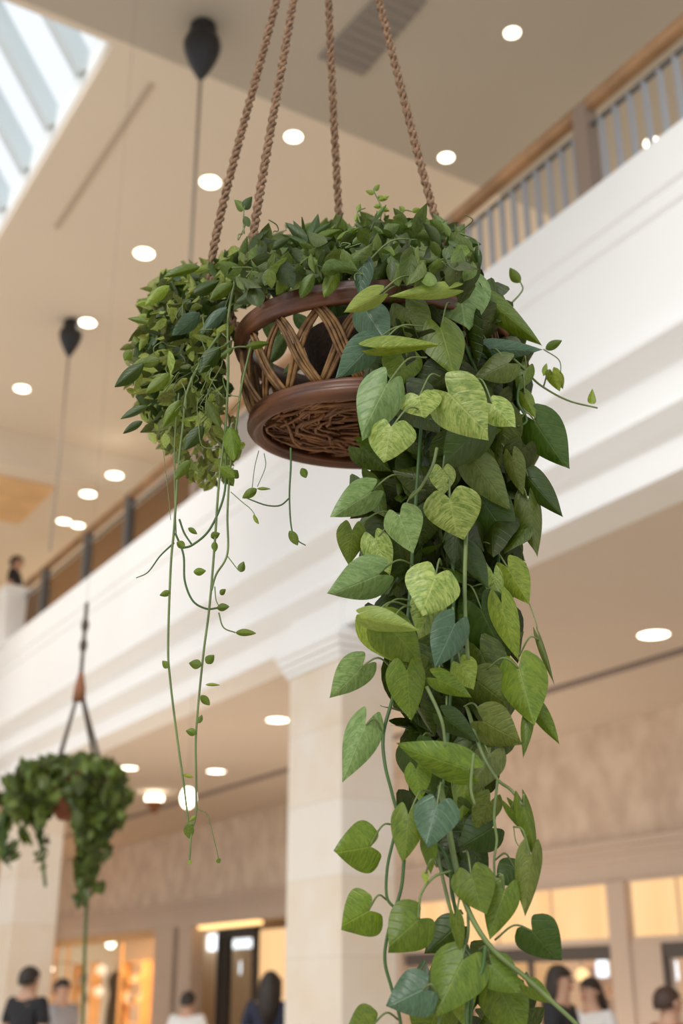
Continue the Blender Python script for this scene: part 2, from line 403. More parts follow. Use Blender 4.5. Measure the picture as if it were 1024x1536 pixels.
# outward steps were measured on the plane of the lowest band: shift so that the lowest band stands at B0
prof = [(b - 0.20, z) for b, z in prof]
mb = MB(); A0, A1 = -4, 22; n = len(prof)
mb.add([W(A0, b, z) for b, z in prof] + [W(A1, b, z) for b, z in prof], [(i, (i + 1) % n, n + (i + 1) % n, n + i) for i in range(n)] + [tuple(range(n)), tuple(range(2 * n - 1, n - 1, -1))])
struct(flat(mb, 'wall_balcony_fascia', M['white'], bevel=0.012))
mb = MB(); mb.wbox(-4, 30, 5.72, 16, 6.3, 6.62); struct(flat(mb, 'floor_upper', M['floor']))
mb = MB(); mb.wbox(-4, 31, 5.6, 10.4, 4.60, 4.8); struct(flat(mb, 'ceiling_soffit', M['soffit']))
mb = MB(); mb.wbox(-3, 30, 8.42, 8.54, 4.575, 4.60); struct(flat(mb, 'trim_1', M['track']))
# pillars
def pillar(name, a0, a1, b0, b1, z1=4.75):
    mb = MB(); mb.wbox(a0, a1, b0, b1, 0, 4.30); o = struct(flat(mb, name, M['stone'], bevel=0.01))
    mb = MB(); mb.wbox(a0 - .0, a1 + .0, b0, b1, 4.55, 4.9)
    for k, (e, z0, z1) in enumerate(((0.03, 4.28, 4.33), (0.055, 4.33, 4.39), (0.085, 4.39, 4.45), (0.105, 4.45, 4.51), (0.05, 4.51, 4.56))): mb.wbox(a0 - e, a1 + e, b0 - e, b1 + e, z0, z1)
    c = flat(mb, 'capital', M['white'], o, bevel=0.012); c['label'] = 'white moulded capital'
pillar('pillar_1', 8.62, 9.53, 5.27, 5.80)
pillar('pillar_2', 17.4, 18.2, 5.27, 5.92)
# shopfront wall with openings
WB = 10.2
def A_(x, y=1420, b=WB): return on_b(x, y, b)[0]
mb = MB(); mb.wbox(-3, 34, WB, WB + 0.3, 3.22, 4.62); struct(flat(mb, 'wall_right_upper', M['wallpaper']))
mb = MB(); mb.wbox(-3, 34, WB, WB + 0.3, 2.77, 3.22)
for (e, z0, z1) in ((0.10, 3.16, 3.24), (0.06, 3.08, 3.16), (0.03, 3.0, 3.08)): mb.wbox(-3, 34, WB - e, WB + 0.05, z0, z1)
struct(flat(mb, 'trim_2', M['frame_beige'], bevel=0.01))
mb = MB()
piers = [(A_(945), A_(920)), (A_(990), A_(945)), (A_(262), A_(232)), (A_(604), A_(433)), (A_(72), 34), (A_(288), A_(268))]
for (p, q) in ((A_(946), A_(918)), (A_(262), A_(234)), (A_(604), A_(433)), (A_(72), 34), (-3, A_(1200))):
    mb.wbox(min(p, q), max(p, q), WB - 0.04, WB + 0.3, 0, 2.78)
struct(flat(mb, 'wall_right_piers', M['frame_beige'], bevel=0.01))
mb = MB(); mb.wbox(-3, 48, 14.5, 14.7, 0, 4.6); mb.wbox(A_(604) - .2, A_(433) + .2, WB + .3, 14.5, 0, 3.4); mb.wbox(A_(262), A_(234), WB + .3, 14.5, 0, 3.4)
struct(flat(mb, 'wall_shop_back', M['shopwall']))
mb = MB(); mb.wbox(-3, 48, WB + 0.3, 14.5, 3.2, 3.4); struct(flat(mb, 'ceiling_shop', M['shopwall']))
mb = MB(); mb.wbox(30.9, 31.2, -6, WB, 0, 4.6); mb.wbox(28, 28.2, -7, 16, 6.6, 9.0); struct(flat(mb, 'wall_far_end', M['cream']))
mb = MB(); mb.wbox(-4, 28, 15.8, 16, 6.6, 9.6); struct(flat(mb, 'wall_upper_back', M['ceil_far']))

# backlit transom panels above the right hand shops
def transom(x0, x1, z0, z1, label, nd):
    a0, a1 = sorted((A_(x0, 1360), A_(x1, 1360)))
    t = thing('transom_panel', label, 'lit panel', W((a0 + a1) / 2, WB, z0), 'backlit amber panels over the shopfronts')
    mb = MB(); mb.wbox(a0, a1, WB + 0.02, WB + 0.06, z0, z1); flat(mb, 'glass_panel', M['panel'], t)
    mb = MB(); mb.wbox(a0, a1, WB - 0.03, WB + 0.08, z0 - 0.07, z0); mb.wbox(a0, a1, WB - 0.02, WB + 0.08, z1, z1 + 0.03)
    for k in range(nd + 1): mb.wbox(a0 + (a1 - a0) * k / nd - 0.008, a0 + (a1 - a0) * k / nd + 0.008, WB - 0.005, WB + 0.03, z0, z1)
    flat(mb, 'frame', M['frame_beige'], t)
transom(606, 918, 2.17, 2.76, 'long glowing amber transom panel over the shop behind the hanging vines', 4)
transom(946, 1180, 2.17, 2.76, 'glowing amber transom panel beside the beige shop pier at the frame edge', 3)
# dark header and glazing bars of the right shops
def shopwin(name, x0, x1, label, zt, posts):
    a0, a1 = sorted((A_(x0), A_(x1)))
    t = thing(name, label, 'shop window', W((a0 + a1) / 2, WB, 0))
    mb = MB(); mb.wbox(a0, a1, WB + .02, WB + 0.10, zt - 0.16, zt)
    for x in posts:
        a = A_(x); mb.wbox(a - 0.03, a + 0.03, WB + .02, WB + 0.08, 0, zt - .1)
    flat(mb, 'frame', M['shopdark'], t)
    mb = MB(); mb.wbox(a0, a1, WB + 0.045, WB + 0.055, 0, zt - .16); flat(mb, 'glass_pane', M['glass'], t)
    return t
shopwin('shop_window', 606, 918, 'dark framed shop window under the long amber panel', 2.10, (700, 790, 916))
shopwin('shop_window', 990, 1180, 'dark framed shop window at the edge beyond the beige pier', 2.10, (992, 1090))
mb = MB(); mb.wbox(min(A_(946), A_(990)), max(A_(946), A_(990)), WB + .0, WB + 0.2, 0, 2.12); struct(flat(mb, 'wall_right_pier_panel', M['frame_beige']))
# far left shop: bright display window and doorway
t = shopwin('shop_window', 74, 232, 'warm lit shop window at the far end with shelves inside', 2.76, (100, 180))
t.children[0].data.materials[0] = M['amber']
a0, a1 = sorted((A_(262), A_(433)))
t = thing('shop_doorway', 'far shop entrance with dark framed glass doors and bright signs', 'shop entrance', W((a0 + a1) / 2, WB, 0))
mb = MB()
for x in (326, 336, 379): mb.wbox(A_(x) - 0.07, A_(x) + 0.07, WB + .02, WB + 0.14, 0, 2.62)
mb.wbox(A_(379), A_(326), WB + .02, WB + .14, 2.5, 2.66); flat(mb, 'door_frame', M['black'], t)
mb = MB(); mb.wbox(A_(288), A_(268), WB - .02, WB + .25, 0, 2.77); flat(mb, 'pilaster', M['frame_beige'], t)
mb = MB(); mb.wbox(A_(268), A_(262), WB + .1, WB + .2, 0, 2.77); flat(mb, 'dark_reveal', M['shopdark'], t)
mb = MB(); mb.wbox(A_(433), A_(381), WB + .10, WB + .14, 0, 2.6); flat(mb, 'lit_side_panel', M['panel'], t)
mb = MB(); mb.wbox(A_(378), A_(292), WB + .05, WB + .2, 2.70, 2.765); flat(mb, 'lit_header', M['lampo'], t)
mb = MB(); mb.wbox(A_(378), A_(338), WB + 0.06, WB + 0.07, 0, 2.5); flat(mb, 'door_pane', M['glass'], t)
def sign(x0, x1, y0, y1, b, label, mat='lampw'):
    a0, z0 = on_b(x0, y1, b); a1, z1 = on_b(x1, y0, b)
    mb = MB(); mb.wbox(min(a0, a1), max(a0, a1), b, b + 0.08, z0, z1)
    o = flat(mb, 'lightbox_sign', M[mat], bevel=0.03); tag(o, label, 'illuminated sign')
sign(298, 330, 1400, 1427, 10.9, 'bright white lightbox glowing above the far shop doorway')
sign(337, 374, 1407, 1424, 11.3, 'wide white lightbox inside the dark framed glass door')
sign(336, 358, 1440, 1464, 11.6, 'small square white lightbox lower inside the dark framed door')
sign(893, 906, 1440, 1466, 11.4, 'small cold white lightbox inside the shop beneath the amber panel')
sign(985, 1010, 1440, 1472, 11.4, 'white display screen in the shop window at the frame edge')
# shelves in the shops
def shelf(x, b, zt, label, wid=1.6, mats=('c_white', 'c_ochre', 'c_grey', 'amber', 'c_blue')):
    a = on_b(x, 1480, b)[0]
    t = thing('display_shelf', label, 'shelf', W(a, b, 0)); mb = MB()
    mb.wbox(a - wid / 2, a - wid / 2 + .04, b, b + .35, 0, zt); mb.wbox(a + wid / 2 - .04, a + wid / 2, b, b + .35, 0, zt); flat(mb, 'side_panels', M['amber'], t)
    for k in range(5):
        z = 0.25 + k * (zt - .3) / 4; mb = MB(); mb.wbox(a - wid / 2, a + wid / 2, b, b + .35, z, z + .03); flat(mb, 'shelf_board', M['amber'], t)
    for k in (2, 3):
        z = 0.25 + k * (zt - .3) / 4 + .03; p = a - wid / 2 + .1; i = 0
        while p < a + wid / 2 - .25:
            w_ = R.uniform(.1, .22); h = R.uniform(.12, .32); mb = MB()
            mb.lathe([(0, 0), (w_ * .45, 0), (w_ * .5, h * .1), (w_ * .48, h * .65), (w_ * .25, h * .85), (w_ * .25, h), (0, h)], 10, W(p + w_ / 2, b + .17, z))
            o = mb.build('jar', M[R.choice(mats)]); tag(o, 'small jar on a display shelf ' + label.split('shelf ')[-1], 'jar', 'jars ' + label.split('shelf ')[-1]); p += w_ + .06
shelf(120, 13.2, 2.4, 'amber wood display shelf in the far shop window'); shelf(195, 13.4, 2.4, 'second amber wood display shelf beside the dark garment')
shelf(310, 13.3, 2.2, 'amber wood display shelf seen through the far doorway')
shelf(860, 13.4, 2.0, 'display shelf inside the shop beneath the long amber panel', 2.4)
# garment on a stand
a, z = on_b(174, 1480, 11.6); t = thing('clothes_stand', 'dark long garment on a stand in the far shop window', 'garment stand', W(a, 11.6, 0))
mb = MB(); mb.lathe([(0.22, 0), (0.22, .02), (.02, .04), (.02, 2.2), (0, 2.2)], 16, W(a, 11.6, 0)); mb.build('stand', M['greymetal'], t)
mb = MB(); mb.lathe([(.24, .5), (.20, 1.2), (.15, 1.55), (.22, 1.85), (.16, 2.0), (.04, 2.08), (0, 2.08)], 16, W(a, 11.6, 0)); mb.build('garment', M['c_black'], t)
# bulbs in the shops
for (x, y, b, d, label, mt) in ((166, 1415, 11.2, 14, 'round bright bulb at the top of the far shop window', 'lamp'), (71, 1454, 9.6, 17, 'round warm wall globe beside the stone pillar', 'lamp'),
                                (67, 1487, 9.6, 15, 'lower warm wall globe beside the stone pillar', 'lamp'), (873, 1462, 12, 20, 'amber glowing bulb inside the shop beneath the long amber panel', 'lampo')):
    a, z = on_b(x, y, b); p = W(a, b, z); t = thing('globe_lamp', label, 'lamp', p)
    r = d / 2 * (p.y / ray(x, y).y) / F
    mb = MB(); mb.lathe([(r * math.sin(PI * k / 8), -r * math.cos(PI * k / 8)) for k in range(9)], 14, p); mb.build('globe', M[mt], t)
    mb = MB(); zz = 3.2 if b > WB else z + .15
    mb.tube([p + Z3 * r * .8, p + Z3 * (zz - z)], .01); mb.build('cord' if b > WB else 'bracket', M['greymetal'], t)
    if b < WB:
        mb = MB(); mb.tube([p + Z3 * (zz - z), W(a, WB, zz)], .012); mb.build('wall_arm', M['greymetal'], t)

# upper floor far block; the beam's amber light is put into its colour
mb = MB(); mb.wbox(22.8, 24, -3, on_a(74, 740, 22.8)[0], 6.6, 9.02); struct(flat(mb, 'wall_core', M['cream']))
zb = on_a(40, 726, 17.2)[1]
mb = MB(); mb.wbox(17.2, 19.0, -3, on_a(84, 715, 17.2)[0], zb, 9.02); struct(flat(mb, 'trim_3', M['amber'], bevel=.03))
# pedestal at the end of the balustrade
mb = MB(); pa0 = on_b(24, 940, 5.2)[0]
mb.wbox(pa0, pa0 + .5, 5.0, 5.7, 6.7, 7.62); mb.wbox(pa0 - .05, pa0 + .55, 4.95, 5.75, 7.58, 7.68); struct(flat(mb, 'wall_pedestal', M['white'], bevel=.015))

# ------------------------------------------------------------------ balustrade
RB = 5.30
rl = thing('balcony_railing', 'balcony balustrade with wooden handrail and grey metal balusters above the white fascia', 'railing', W(8, RB, 6.78))
def ra(x, y): return on_b(x, y, RB)[0]
hx = [(y, on_b(890, y, RB)[1]) for y in (140, 155, 305)]
HT = 7.78
a_r0, a_r1 = -2.5, pa0
mb = MB()
hp = [(-.055, -.03), (-.045, .03), (-.02, .055), (.02, .055), (.045, .03), (.055, -.03), (.03, -.06), (-.03, -.06)]
mb.add([W(a_r0, RB + b * 1.1, HT - .06 + z) for b, z in hp] + [W(a_r1, RB + b * 1.1, HT - .06 + z) for b, z in hp], [(i, (i + 1) % 8, 8 + (i + 1) % 8, 8 + i) for i in range(8)] + [tuple(range(8)), tuple(range(15, 7, -1))])
h = fixn(mb.build('handrail', M['wood'], rl)); h['label'] = 'rounded brown wooden handrail'
mb = MB(); mb.wbox(a_r0, a_r1, RB - .012, RB + .012, HT - .27, HT - .235); flat(mb, 'top_rail', M['greymetal'], rl)
mb = MB(); mb.wbox(a_r0, a_r1, RB - .012, RB + .012, 6.80, 6.83); flat(mb, 'bottom_rail', M['greymetal'], rl)
posts = [ra(888, 305), ra(678, 400), on_b(190, 830, RB)[0], on_b(127, 880, RB)[0], on_b(62, 935, RB)[0]]
dstep = posts[1] - posts[0]
allposts = [posts[0] - dstep, posts[0], posts[1], posts[1] + dstep] + posts[2:]
extra = posts[1] + 2 * dstep
while extra < posts[2] - 1.0: allposts.append(extra); extra += dstep
for i, a in enumerate(allposts):
    w_ = .07 if a < posts[2] - .5 else .05
    mb = MB(); mb.wbox(a - w_, a + w_, RB - .06, RB + .06, 6.78, HT - .05)
    o = flat(mb, 'post', M['post'] if a < posts[2] - .5 else M['greymetal'], rl, bevel=.006)
    o['label'] = 'thick brown newel post' if a < posts[2] - .5 else 'dark grey metal post'
allposts.sort()
BA = []
a = -1.2
while a < posts[2] - 2.3:
    if min(abs(a - p) for p in allposts) > .1: BA.append(a)
    a += .145
mb0 = MB(); mb0.wbox(-.012, .012, -.02, .02, 6.83 - 6.83, HT - .26 - 6.83)
print('balusters', len(BA))
for i, a in enumerate(BA[:96]):
    mb = MB(); mb.wbox(a - .014, a + .014, RB - .02, RB + .02, 6.82, HT - .255); flat(mb, 'baluster', M['steel'], rl)
if BA[96:]:
    mb = MB()
    for a in BA[96:]: mb.wbox(a - .014, a + .014, RB - .02, RB + .02, 6.82, HT - .255)
    o = flat(mb, 'balusters', M['steel'], rl); o['kind'] = 'stuff'
# glass infill on the far panels
mb = MB(); mb.wbox(posts[2] - 2.2, a_r1, RB + .03, RB + .04, 6.8, HT - .27)
m, N, Lk = nm('smoked_glass')
o_ = N.new('ShaderNodeOutputMaterial'); t_ = N.new('ShaderNodeBsdfTransparent'); t_.inputs[0].default_value = (0.60, 0.52, 0.45, 1)
g_ = N.new('ShaderNodeBsdfGlossy'); g_.inputs['Roughness'].default_value = 0.15; g_.inputs[0].default_value = (.6, .5, .45, 1)
x_ = N.new('ShaderNodeMixShader'); x_.inputs[0].default_value = 0.04
Lk.new(t_.outputs[0], x_.inputs[1]); Lk.new(g_.outputs[0], x_.inputs[2]); Lk.new(x_.outputs[0], o_.inputs[0])
o = flat(mb, 'glass_infill', m, rl); o['label'] = 'smoky brown glass infill'

# ------------------------------------------------------------------ downlights
def downlight(x, y, w_px, z, label, group):
    r_ = ray(x, y); t = (z - EYE) / r_.z; r_ = r_ * t; c = Vector((r_.x, r_.y, z)); rad = w_px * .92 / 2 * t / F
    o = thing('downlight', label, 'ceiling light', c, group)
    mb = MB(); mb.lathe([(rad, -.004), (rad * 1.14, -.004), (rad * 1.16, 0.002), (rad, .002)], 28, c, close=True); mb.build('trim_ring', M['trimring'], o)
    mb = MB(); mb.lathe([(0, -.010), (rad * .7, -.009), (rad, -.003)], 28, c); mb.build('lens', M['lamp'], o)
G1 = 'recessed downlights in the upper ceiling'
for x, y, w_, z, lb in ((768, 49, 25, CZ, 'round downlight highest at the top of the shaded near ceiling'), (440, 205, 27, CZ, 'round downlight between the two ropes and the crease of the ceiling'),
        (669, 236, 24, CZ, 'round downlight just outside the outermost rope near the wooden handrail'), (315, 273, 32, CZ, 'round downlight beside the thin cable of the larger black canopy'),
        (216, 380, 31, CZ, 'round downlight above the leafy basket near the ceiling slot'), (131, 484, 26, CZ, 'round downlight touching the smaller black canopy'),
        (33, 583, 24, CZ, 'lone round downlight low beside the smaller black canopy'), (978, 214, 26, CZ, 'round downlight seen between the grey balusters'),
        (172, 713, 26, 9.0, 'first round downlight of the low row above the far railing'), (132, 741, 25, 9.0, 'second round downlight of the low row above the far railing'),
        (96, 782, 22, 9.0, 'outer one of the close pair of lights over the far railing'), (117, 788, 20, 9.0, 'inner one of the close pair of lights over the far railing')):
    downlight(x, y, w_, z, lb, G1)
G2 = 'recessed downlights in the soffit under the balcony'
for x, y, w_, lb in ((416, 1080, 35, 'oval looking soffit light just beside the stone pillar'), (324, 1157, 29, 'soffit light between the long vines and the dark ceiling track'),
                     (193, 1152, 28, 'soffit light directly beside the distant hanging plant'), (980, 952, 50, 'large soffit light beneath the balcony on the side of the heart leaf vines')):
    downlight(x, y, w_, 4.6, lb, G2)
# little pendant spots by the track
a, b = on_z(232, 1188, 4.6); c = W(a, b, 4.6)
t = thing('pendant_spotlight', 'small amber pendant spotlight hanging near the dark soffit track', 'pendant lamp', c)
mb = MB(); mb.tube([c, c - Z3 * .06], .02); mb.build('stem', M['greymetal'], t)
mb = MB(); mb.lathe([(0, -.16), (.13, -.15), (.15, -.10), (.13, -.06), (0, -.05)], 20, c); mb.build('lit_bowl', M['lamp'], t)
mb = MB(); mb.lathe([(.0, -.34), (.07, -.33), (.05, -.28), (.13, -.20), (.13, -.15), (0, -.15)], 20, c); mb.build('amber_shade', M['leather'], t)
p = P(282, 1197, 9.0); a, b = p.dot(D1), p.dot(D2); 
p = ray(282, 1197) * 12.5; p.z += EYE
t = thing('pendant_globe', 'bright oval pendant globe glowing behind the tips of the long vines', 'pendant lamp', p)
mb = MB(); mb.lathe([(.075 * math.sin(PI * k / 10), -.105 * math.cos(PI * k / 10)) for k in range(11)], 18, p); mb.build('globe', M['lamp'], t)
mb = MB(); mb.tube([p + Z3 * .1, Vector((p.x, p.y, 4.6))], .004); mb.build('cord', M['cable'], t)

# ------------------------------------------------------------------ black ceiling canopies with cables
def canopy(x, y0, w_px, h_px, label, cable_y):
    r_ = ray(x, y0); t = (CZ - EYE) / r_.z; c = r_ * t; c.z = CZ; s_ = t / F; r = w_px / 2 * s_; h = h_px * s_ / 0.84
    o = thing('cable_canopy', label, 'ceiling mount', c)
    pr = [(0, 0), (.62, 0), (.70, -.03), (.74, -.10), (.66, -.17), (.70, -.20), (.92, -.27), (1.0, -.36), (.95, -.47), (.78, -.62), (.52, -.78), (.25, -.92), (.07, -1.0), (0, -1.0)]
    mb = MB(); mb.lathe([(a * r, b * h) for a, b in pr], 32, c); fixn(mb.build('housing', M['black'], o))
    rr = ray(x - (cable_y - y0) * 0.038 * (512 - x) / 210, cable_y); Y = c.y; ze = rr.z * Y / rr.y + EYE
    mb = MB(); mb.tube([c - Z3 * h * .98, Vector((c.x, c.y, ze))], 0.015 if w_px > 40 else .016, 8); mb.build('cable', M['cable'], o)
canopy(305, 38, 56, 88, 'larger black teardrop ceiling canopy with a thin cable', 590)
canopy(108, 482, 34, 52, 'smaller black teardrop ceiling canopy with a thin cable', 826)

# ------------------------------------------------------------------ people
def skin_obj(name, verts, edges, radii, mat, parent, root=0, sub=1):
    me = bpy.data.meshes.new(name); me.from_pydata([tuple(v) for v in verts], edges, []); me.materials.append(mat)
    ob = bpy.data.objects.new(name, me); COL.objects.link(ob); ob.parent = parent
    md = ob.modifiers.new('skin', 'SKIN')
    me.skin_vertices.new() if not me.skin_vertices else None
    for i, r in enumerate(radii):
        rr = r if hasattr(r, '__len__') else (r, r)
        me.skin_vertices[0].data[i].radius = rr; me.skin_vertices[0].data[i].use_root = (i == root)
    md.use_smooth_shade = True
    s2 = ob.modifiers.new('sub', 'SUBSURF'); s2.levels = sub; s2.render_levels = sub
    return ob
def person(x, ytop, Y, face, label, shirt, hairm='hair', long=False, floor=0.0, H=None, trouser='c_trouser', arm=0.0):
    top = P(x, ytop, Y); H = H or (top.z - floor); k = H / 1.7
    t = thing('person', label, 'person', (top.x, top.y, floor)); t.rotation_euler = (0, 0, face)
    def q(x, y, z): return (x * k, y * k, z * k)
    # joints; figure faces -Y
    V = [q(0, 0, .95), q(0, .0, 1.15), q(0, .01, 1.34), q(0, .015, 1.45), q(0, -.005, 1.53), q(0, -.01, 1.61), q(0, -.005, 1.675),
         q(.09, 0, .90), q(.10, -.01, .50), q(.10, .02, .09), q(.10, -.13, .035), q(-.09, 0, .90), q(-.10, -.03, .50), q(-.10, .0, .09), q(-.10, -.15, .035),
         q(.17, .01, 1.40), q(.24, .02, 1.12), q(.22, -.12 - arm, .92 + arm), q(.21, -.19 - arm, .86 + arm * 1.2), q(-.17, .01, 1.40), q(-.24, .02, 1.12), q(-.23, -.08, .88), q(-.225, -.13, .80)]
    E = [(0, 1), (1, 2), (2, 3), (3, 4), (4, 5), (5, 6), (0, 7), (7, 8), (8, 9), (9, 10), (0, 11), (11, 12), (12, 13), (13, 14), (2, 15), (15, 16), (16, 17), (17, 18), (2, 19), (19, 20), (20, 21), (21, 22)]
    rad = [(.13, .10), (.12, .09), (.14, .10), .055, (.065, .075), (.078, .09), (.06, .07), .085, .055, .038, .03, .085, .055, .038, .03, .055, .04, .028, .02, .055, .04, .028, .02]
    rad = [tuple(c * k for c in (r if hasattr(r, '__len__') else (r, r))) for r in rad]
    # five fingers per hand
    for wi, sx in ((18, 1), (22, -1)):
        w = Vector(V[wi])
        for f in range(4):
            b = w + Vector(((-.03 + .02 * f) * k, -.03 * k, -.02 * k)); V.append(tuple(b)); V.append(tuple(b + Vector((0, -.025 * k, -.05 * k))))
            E += [(wi, len(V) - 2), (len(V) - 2, len(V) - 1)]; rad += [(.009 * k,) * 2, (.007 * k,) * 2]
        b = w + Vector((-sx * .04 * k, -.01 * k, -.01 * k)); V.append(tuple(b)); E.append((wi, len(V) - 1)); rad.append((.009 * k,) * 2)
    skin_obj('body', V, E, rad, M['skin'], t)
    # shirt and trousers follow the body
    sv = [V[0], V[1], V[2], q(0, .01, 1.41), V[15], q(.235, .02, 1.2), V[19], q(-.235, .02, 1.2)]
    o = skin_obj('shirt', sv, [(0, 1), (1, 2), (2, 3), (2, 4), (4, 5), (2, 6), (6, 7)], [tuple(c * k for c in r) for r in ((.155, .125), (.15, .12), (.165, .125), (.07, .07), (.075, .075), (.058, .058), (.075, .075), (.058, .058))], M[shirt], t)
    o['label'] = shirt[2:] + ' top'
    tv = [V[0], V[7], V[8], q(.10, .015, .12), V[11], V[12], q(-.10, .0, .12)]
    skin_obj('trousers', tv, [(0, 1), (1, 2), (2, 3), (0, 4), (4, 5), (5, 6)], [(c * k, c * k) for c in (.135, .105, .075, .06, .105, .075, .06)], M[trouser], t)
    # hair cap, long hair falls on the back
    mb = MB(); pts = []
    for i in range(9):
        th = PI * .62 * i / 8
        for j_ in range(16):
            ph = 2 * PI * j_ / 16; r = .088
            y = r * 1.12 * math.sin(th) * math.sin(ph) + .012; z = 1.605 + .092 * math.cos(th)
            if math.sin(ph) < -.3 and th > .8: y = max(y, -.085); z = max(z, 1.635)
            drop = (-.24 if long else -.02) * (th / (PI * .62)) ** 3 * max(0, math.sin(ph) + .35)
            pts.append(Vector((r * .92 * math.sin(th) * math.cos(ph) * (1.0 + (.35 * (th / 1.95) ** 3 if long else 0)), y + (.03 if long and drop < -.1 else 0), z + drop)) * k)
    fs = [(i * 16 + j_, i * 16 + (j_ + 1) % 16, (i + 1) * 16 + (j_ + 1) % 16, (i + 1) * 16 + j_) for i in range(8) for j_ in range(16)]
    mb.add(pts, fs); me = mb.build('hair', M[hairm]); me.parent = t; me.location = (0, 0, 0)
    so = me.modifiers.new('s', 'SOLIDIFY'); so.thickness = .012 * k
    # face: nose, eyes, mouth, ears in one small mesh each
    def bit(n, cs, r, mt):
        mb = MB()
        for c in cs: mb.lathe([(r * math.sin(PI * i / 6), -r * math.cos(PI * i / 6)) for i in range(7)], 8, Vector(c))
        mb.v = [v * k for v in mb.v]; o = mb.build(n, M[mt]); o.parent = t; o.location = (0, 0, 0)
    bit('nose', [(0, -.098, 1.575)], .014, 'skin'); bit('eyes', [(-.03, -.085, 1.60), (.03, -.085, 1.60)], .010, 'hair'); bit('ears', [(-.085, 0, 1.585), (.085, 0, 1.585)], .020, 'skin'); bit('mouth', [(-.012, -.088, 1.542), (0.012, -.088, 1.542)], .009, 'c_red')
    return t
person(47, 1450, 12.5, 2.6, 'person in black t-shirt walking beside the stone pillar', 'c_black')
person(95, 1468, 14.5, .9, 'person in pale grey top looking down near the far shop window', 'c_grey', arm=.12)
person(283, 1487, 14.5, 2.9, 'person with short dark hair in white shirt at the far shop doorway', 'c_white')
person(406, 1457, 12.6, 3.0, 'person with long dark hair and navy top beside the stone pillar', 'c_navy', long=True)
person(838, 1448, 9.8, 1.1, 'person in black with long dark hair standing behind the lowest leaves', 'c_black', long=True)
person(884, 1466, 10.8, -1.0, 'person with dark shoulder hair in front of the shop shelves', 'c_white', hairm='hair', long=True)
person(1000, 1480, 9.2, 1.9, 'person in dark red shirt at the frame edge by the shop pier', 'c_red', hairm='hairb')
pa, pz = on_b(24, 890, 5.9)
person(27, 834, 19.3, 1.6, 'person in black jacket leaning at the upper white pedestal', 'c_black', floor=6.62)

# ------------------------------------------------------------------ distant hanging plant
YB = 7.4
bc = P(112, 1222, YB); 
hb = thing('hanging_planter', 'distant terracotta hanging planter on dark cords against the white balcony', 'hanging planter', bc)
mb = MB(); mb.lathe([(0, -.03), (.10, -.03), (.16, .05), (.19, .14), (.20, .20), (.21, .20), (.21, .23), (.18, .23), (.17, .15), (0, .13)], 28, bc); mb.build('pot', M['terracotta'], hb)
apx = P(120, 1030, YB)
for k in range(4):
    a = PI / 4 + k * PI / 2 + .3; e = bc + Vector((.2 * math.cos(a), .2 * math.sin(a), .22))
    mb = MB(); mb.tube([apx, e], .012, 6); mb.build('cord', M['cord'], hb)
mb = MB(); mb.lathe([(0, -.09), (.042, -.09), (.034, 0), (.016, .09), (0, .1)], 16, apx); o = mb.build('leather_wrap', M['leather'], hb)
k1 = P(124, 968, YB); k2 = P(126, 938, YB)
for kk in (k1, k2):
    mb = MB(); kk = Vector((apx.x, apx.y, kk.z)); mb.lathe([(.026 * math.sin(PI * i / 8), -.045 * math.cos(PI * i / 8)) for i in range(9)], 12, kk); mb.build('knot', M['cord'], hb)
mb = MB(); mb.tube([apx, Vector((apx.x, apx.y, k2.z + .15))], .014, 6); mb.build('cord', M['cord'], hb)
mb = MB(); mb.tube([Vector((apx.x, apx.y, k2.z + .1)), Vector((apx.x, apx.y, 9.6))], .0015, 6); o = mb.build('suspension_wire', M['cable'], hb)
def inpoly(x, y, pg):
    c = False; n = len(pg); j_ = n - 1
    for i in range(n):
        xi, yi = pg[i]; xj, yj = pg[j_]
        if (yi > y) != (yj > y) and x < (xj - xi) * (y - yi) / (yj - yi) + xi: c = not c
        j_ = i
    return c
def sample(pg, n, rr):
    xs = [p[0] for p in pg]; ys = [p[1] for p in pg]; out = []
    while len(out) < n:
        x, y = rr.uniform(min(xs), max(xs)), rr.uniform(min(ys), max(ys))
        if inpoly(x, y, pg): out.append((x, y))
    return out
def scatter(mb, pg, n, Yf, lf, heart, rr, ratio=(.5, .8), down=0.75, nu=2, nv=4, nrm=.7, spread=None):
    for x, y in sample(pg, n, rr):
        Y = Yf(x, y); p = P(x, y, Y); L = rr.uniform(*lf) * mpp(x, y, Y)
        d = Vector((rr.gauss(0, .6), rr.gauss(0, .6), rr.gauss(-down, .45)))
        if spread: d += spread(x, y)
        d.normalize()
        look = (Vector((0, 0, EYE)) - p).normalized() + Vector((rr.gauss(0, nrm), rr.gauss(0, nrm), rr.gauss(0.35, nrm)))
        m_ = orient(p - d * L * .5, p + d * L * .5, 0, look)
        vs, fs, uv = leaf_geo(L, L * rr.uniform(*ratio), rr.uniform(.1, .5), rr.uniform(0, .5), heart, nu, nv, 0.03, rr=rr)
        mb.add([m_ @ v for v in vs], fs, uv, rr.random())
rb = random.Random(5)
dp = thing('trailing_plant', 'distant bushy trailing plant spilling from the terracotta planter', 'plant', bc + Z3 * .2)
mb = MB()
scatter(mb, [(10, 1180), (40, 1150), (90, 1135), (150, 1140), (185, 1165), (192, 1195), (180, 1240), (150, 1262), (120, 1250), (95, 1200), (75, 1215), (60, 1240), (30, 1232), (0, 1215)], 800, lambda x, y: YB + rb.uniform(-.45, .36), (13, 27), True, rb, (.6, .9))
scatter(mb, [(95, 1190), (140, 1185), (165, 1240), (158, 1290), (140, 1320), (160, 1330), (135, 1350), (118, 1360), (112, 1320), (118, 1270), (115, 1230)], 230, lambda x, y: YB - .15 + rb.uniform(-.15, .1), (12, 22), True, rb, (.6, .9))
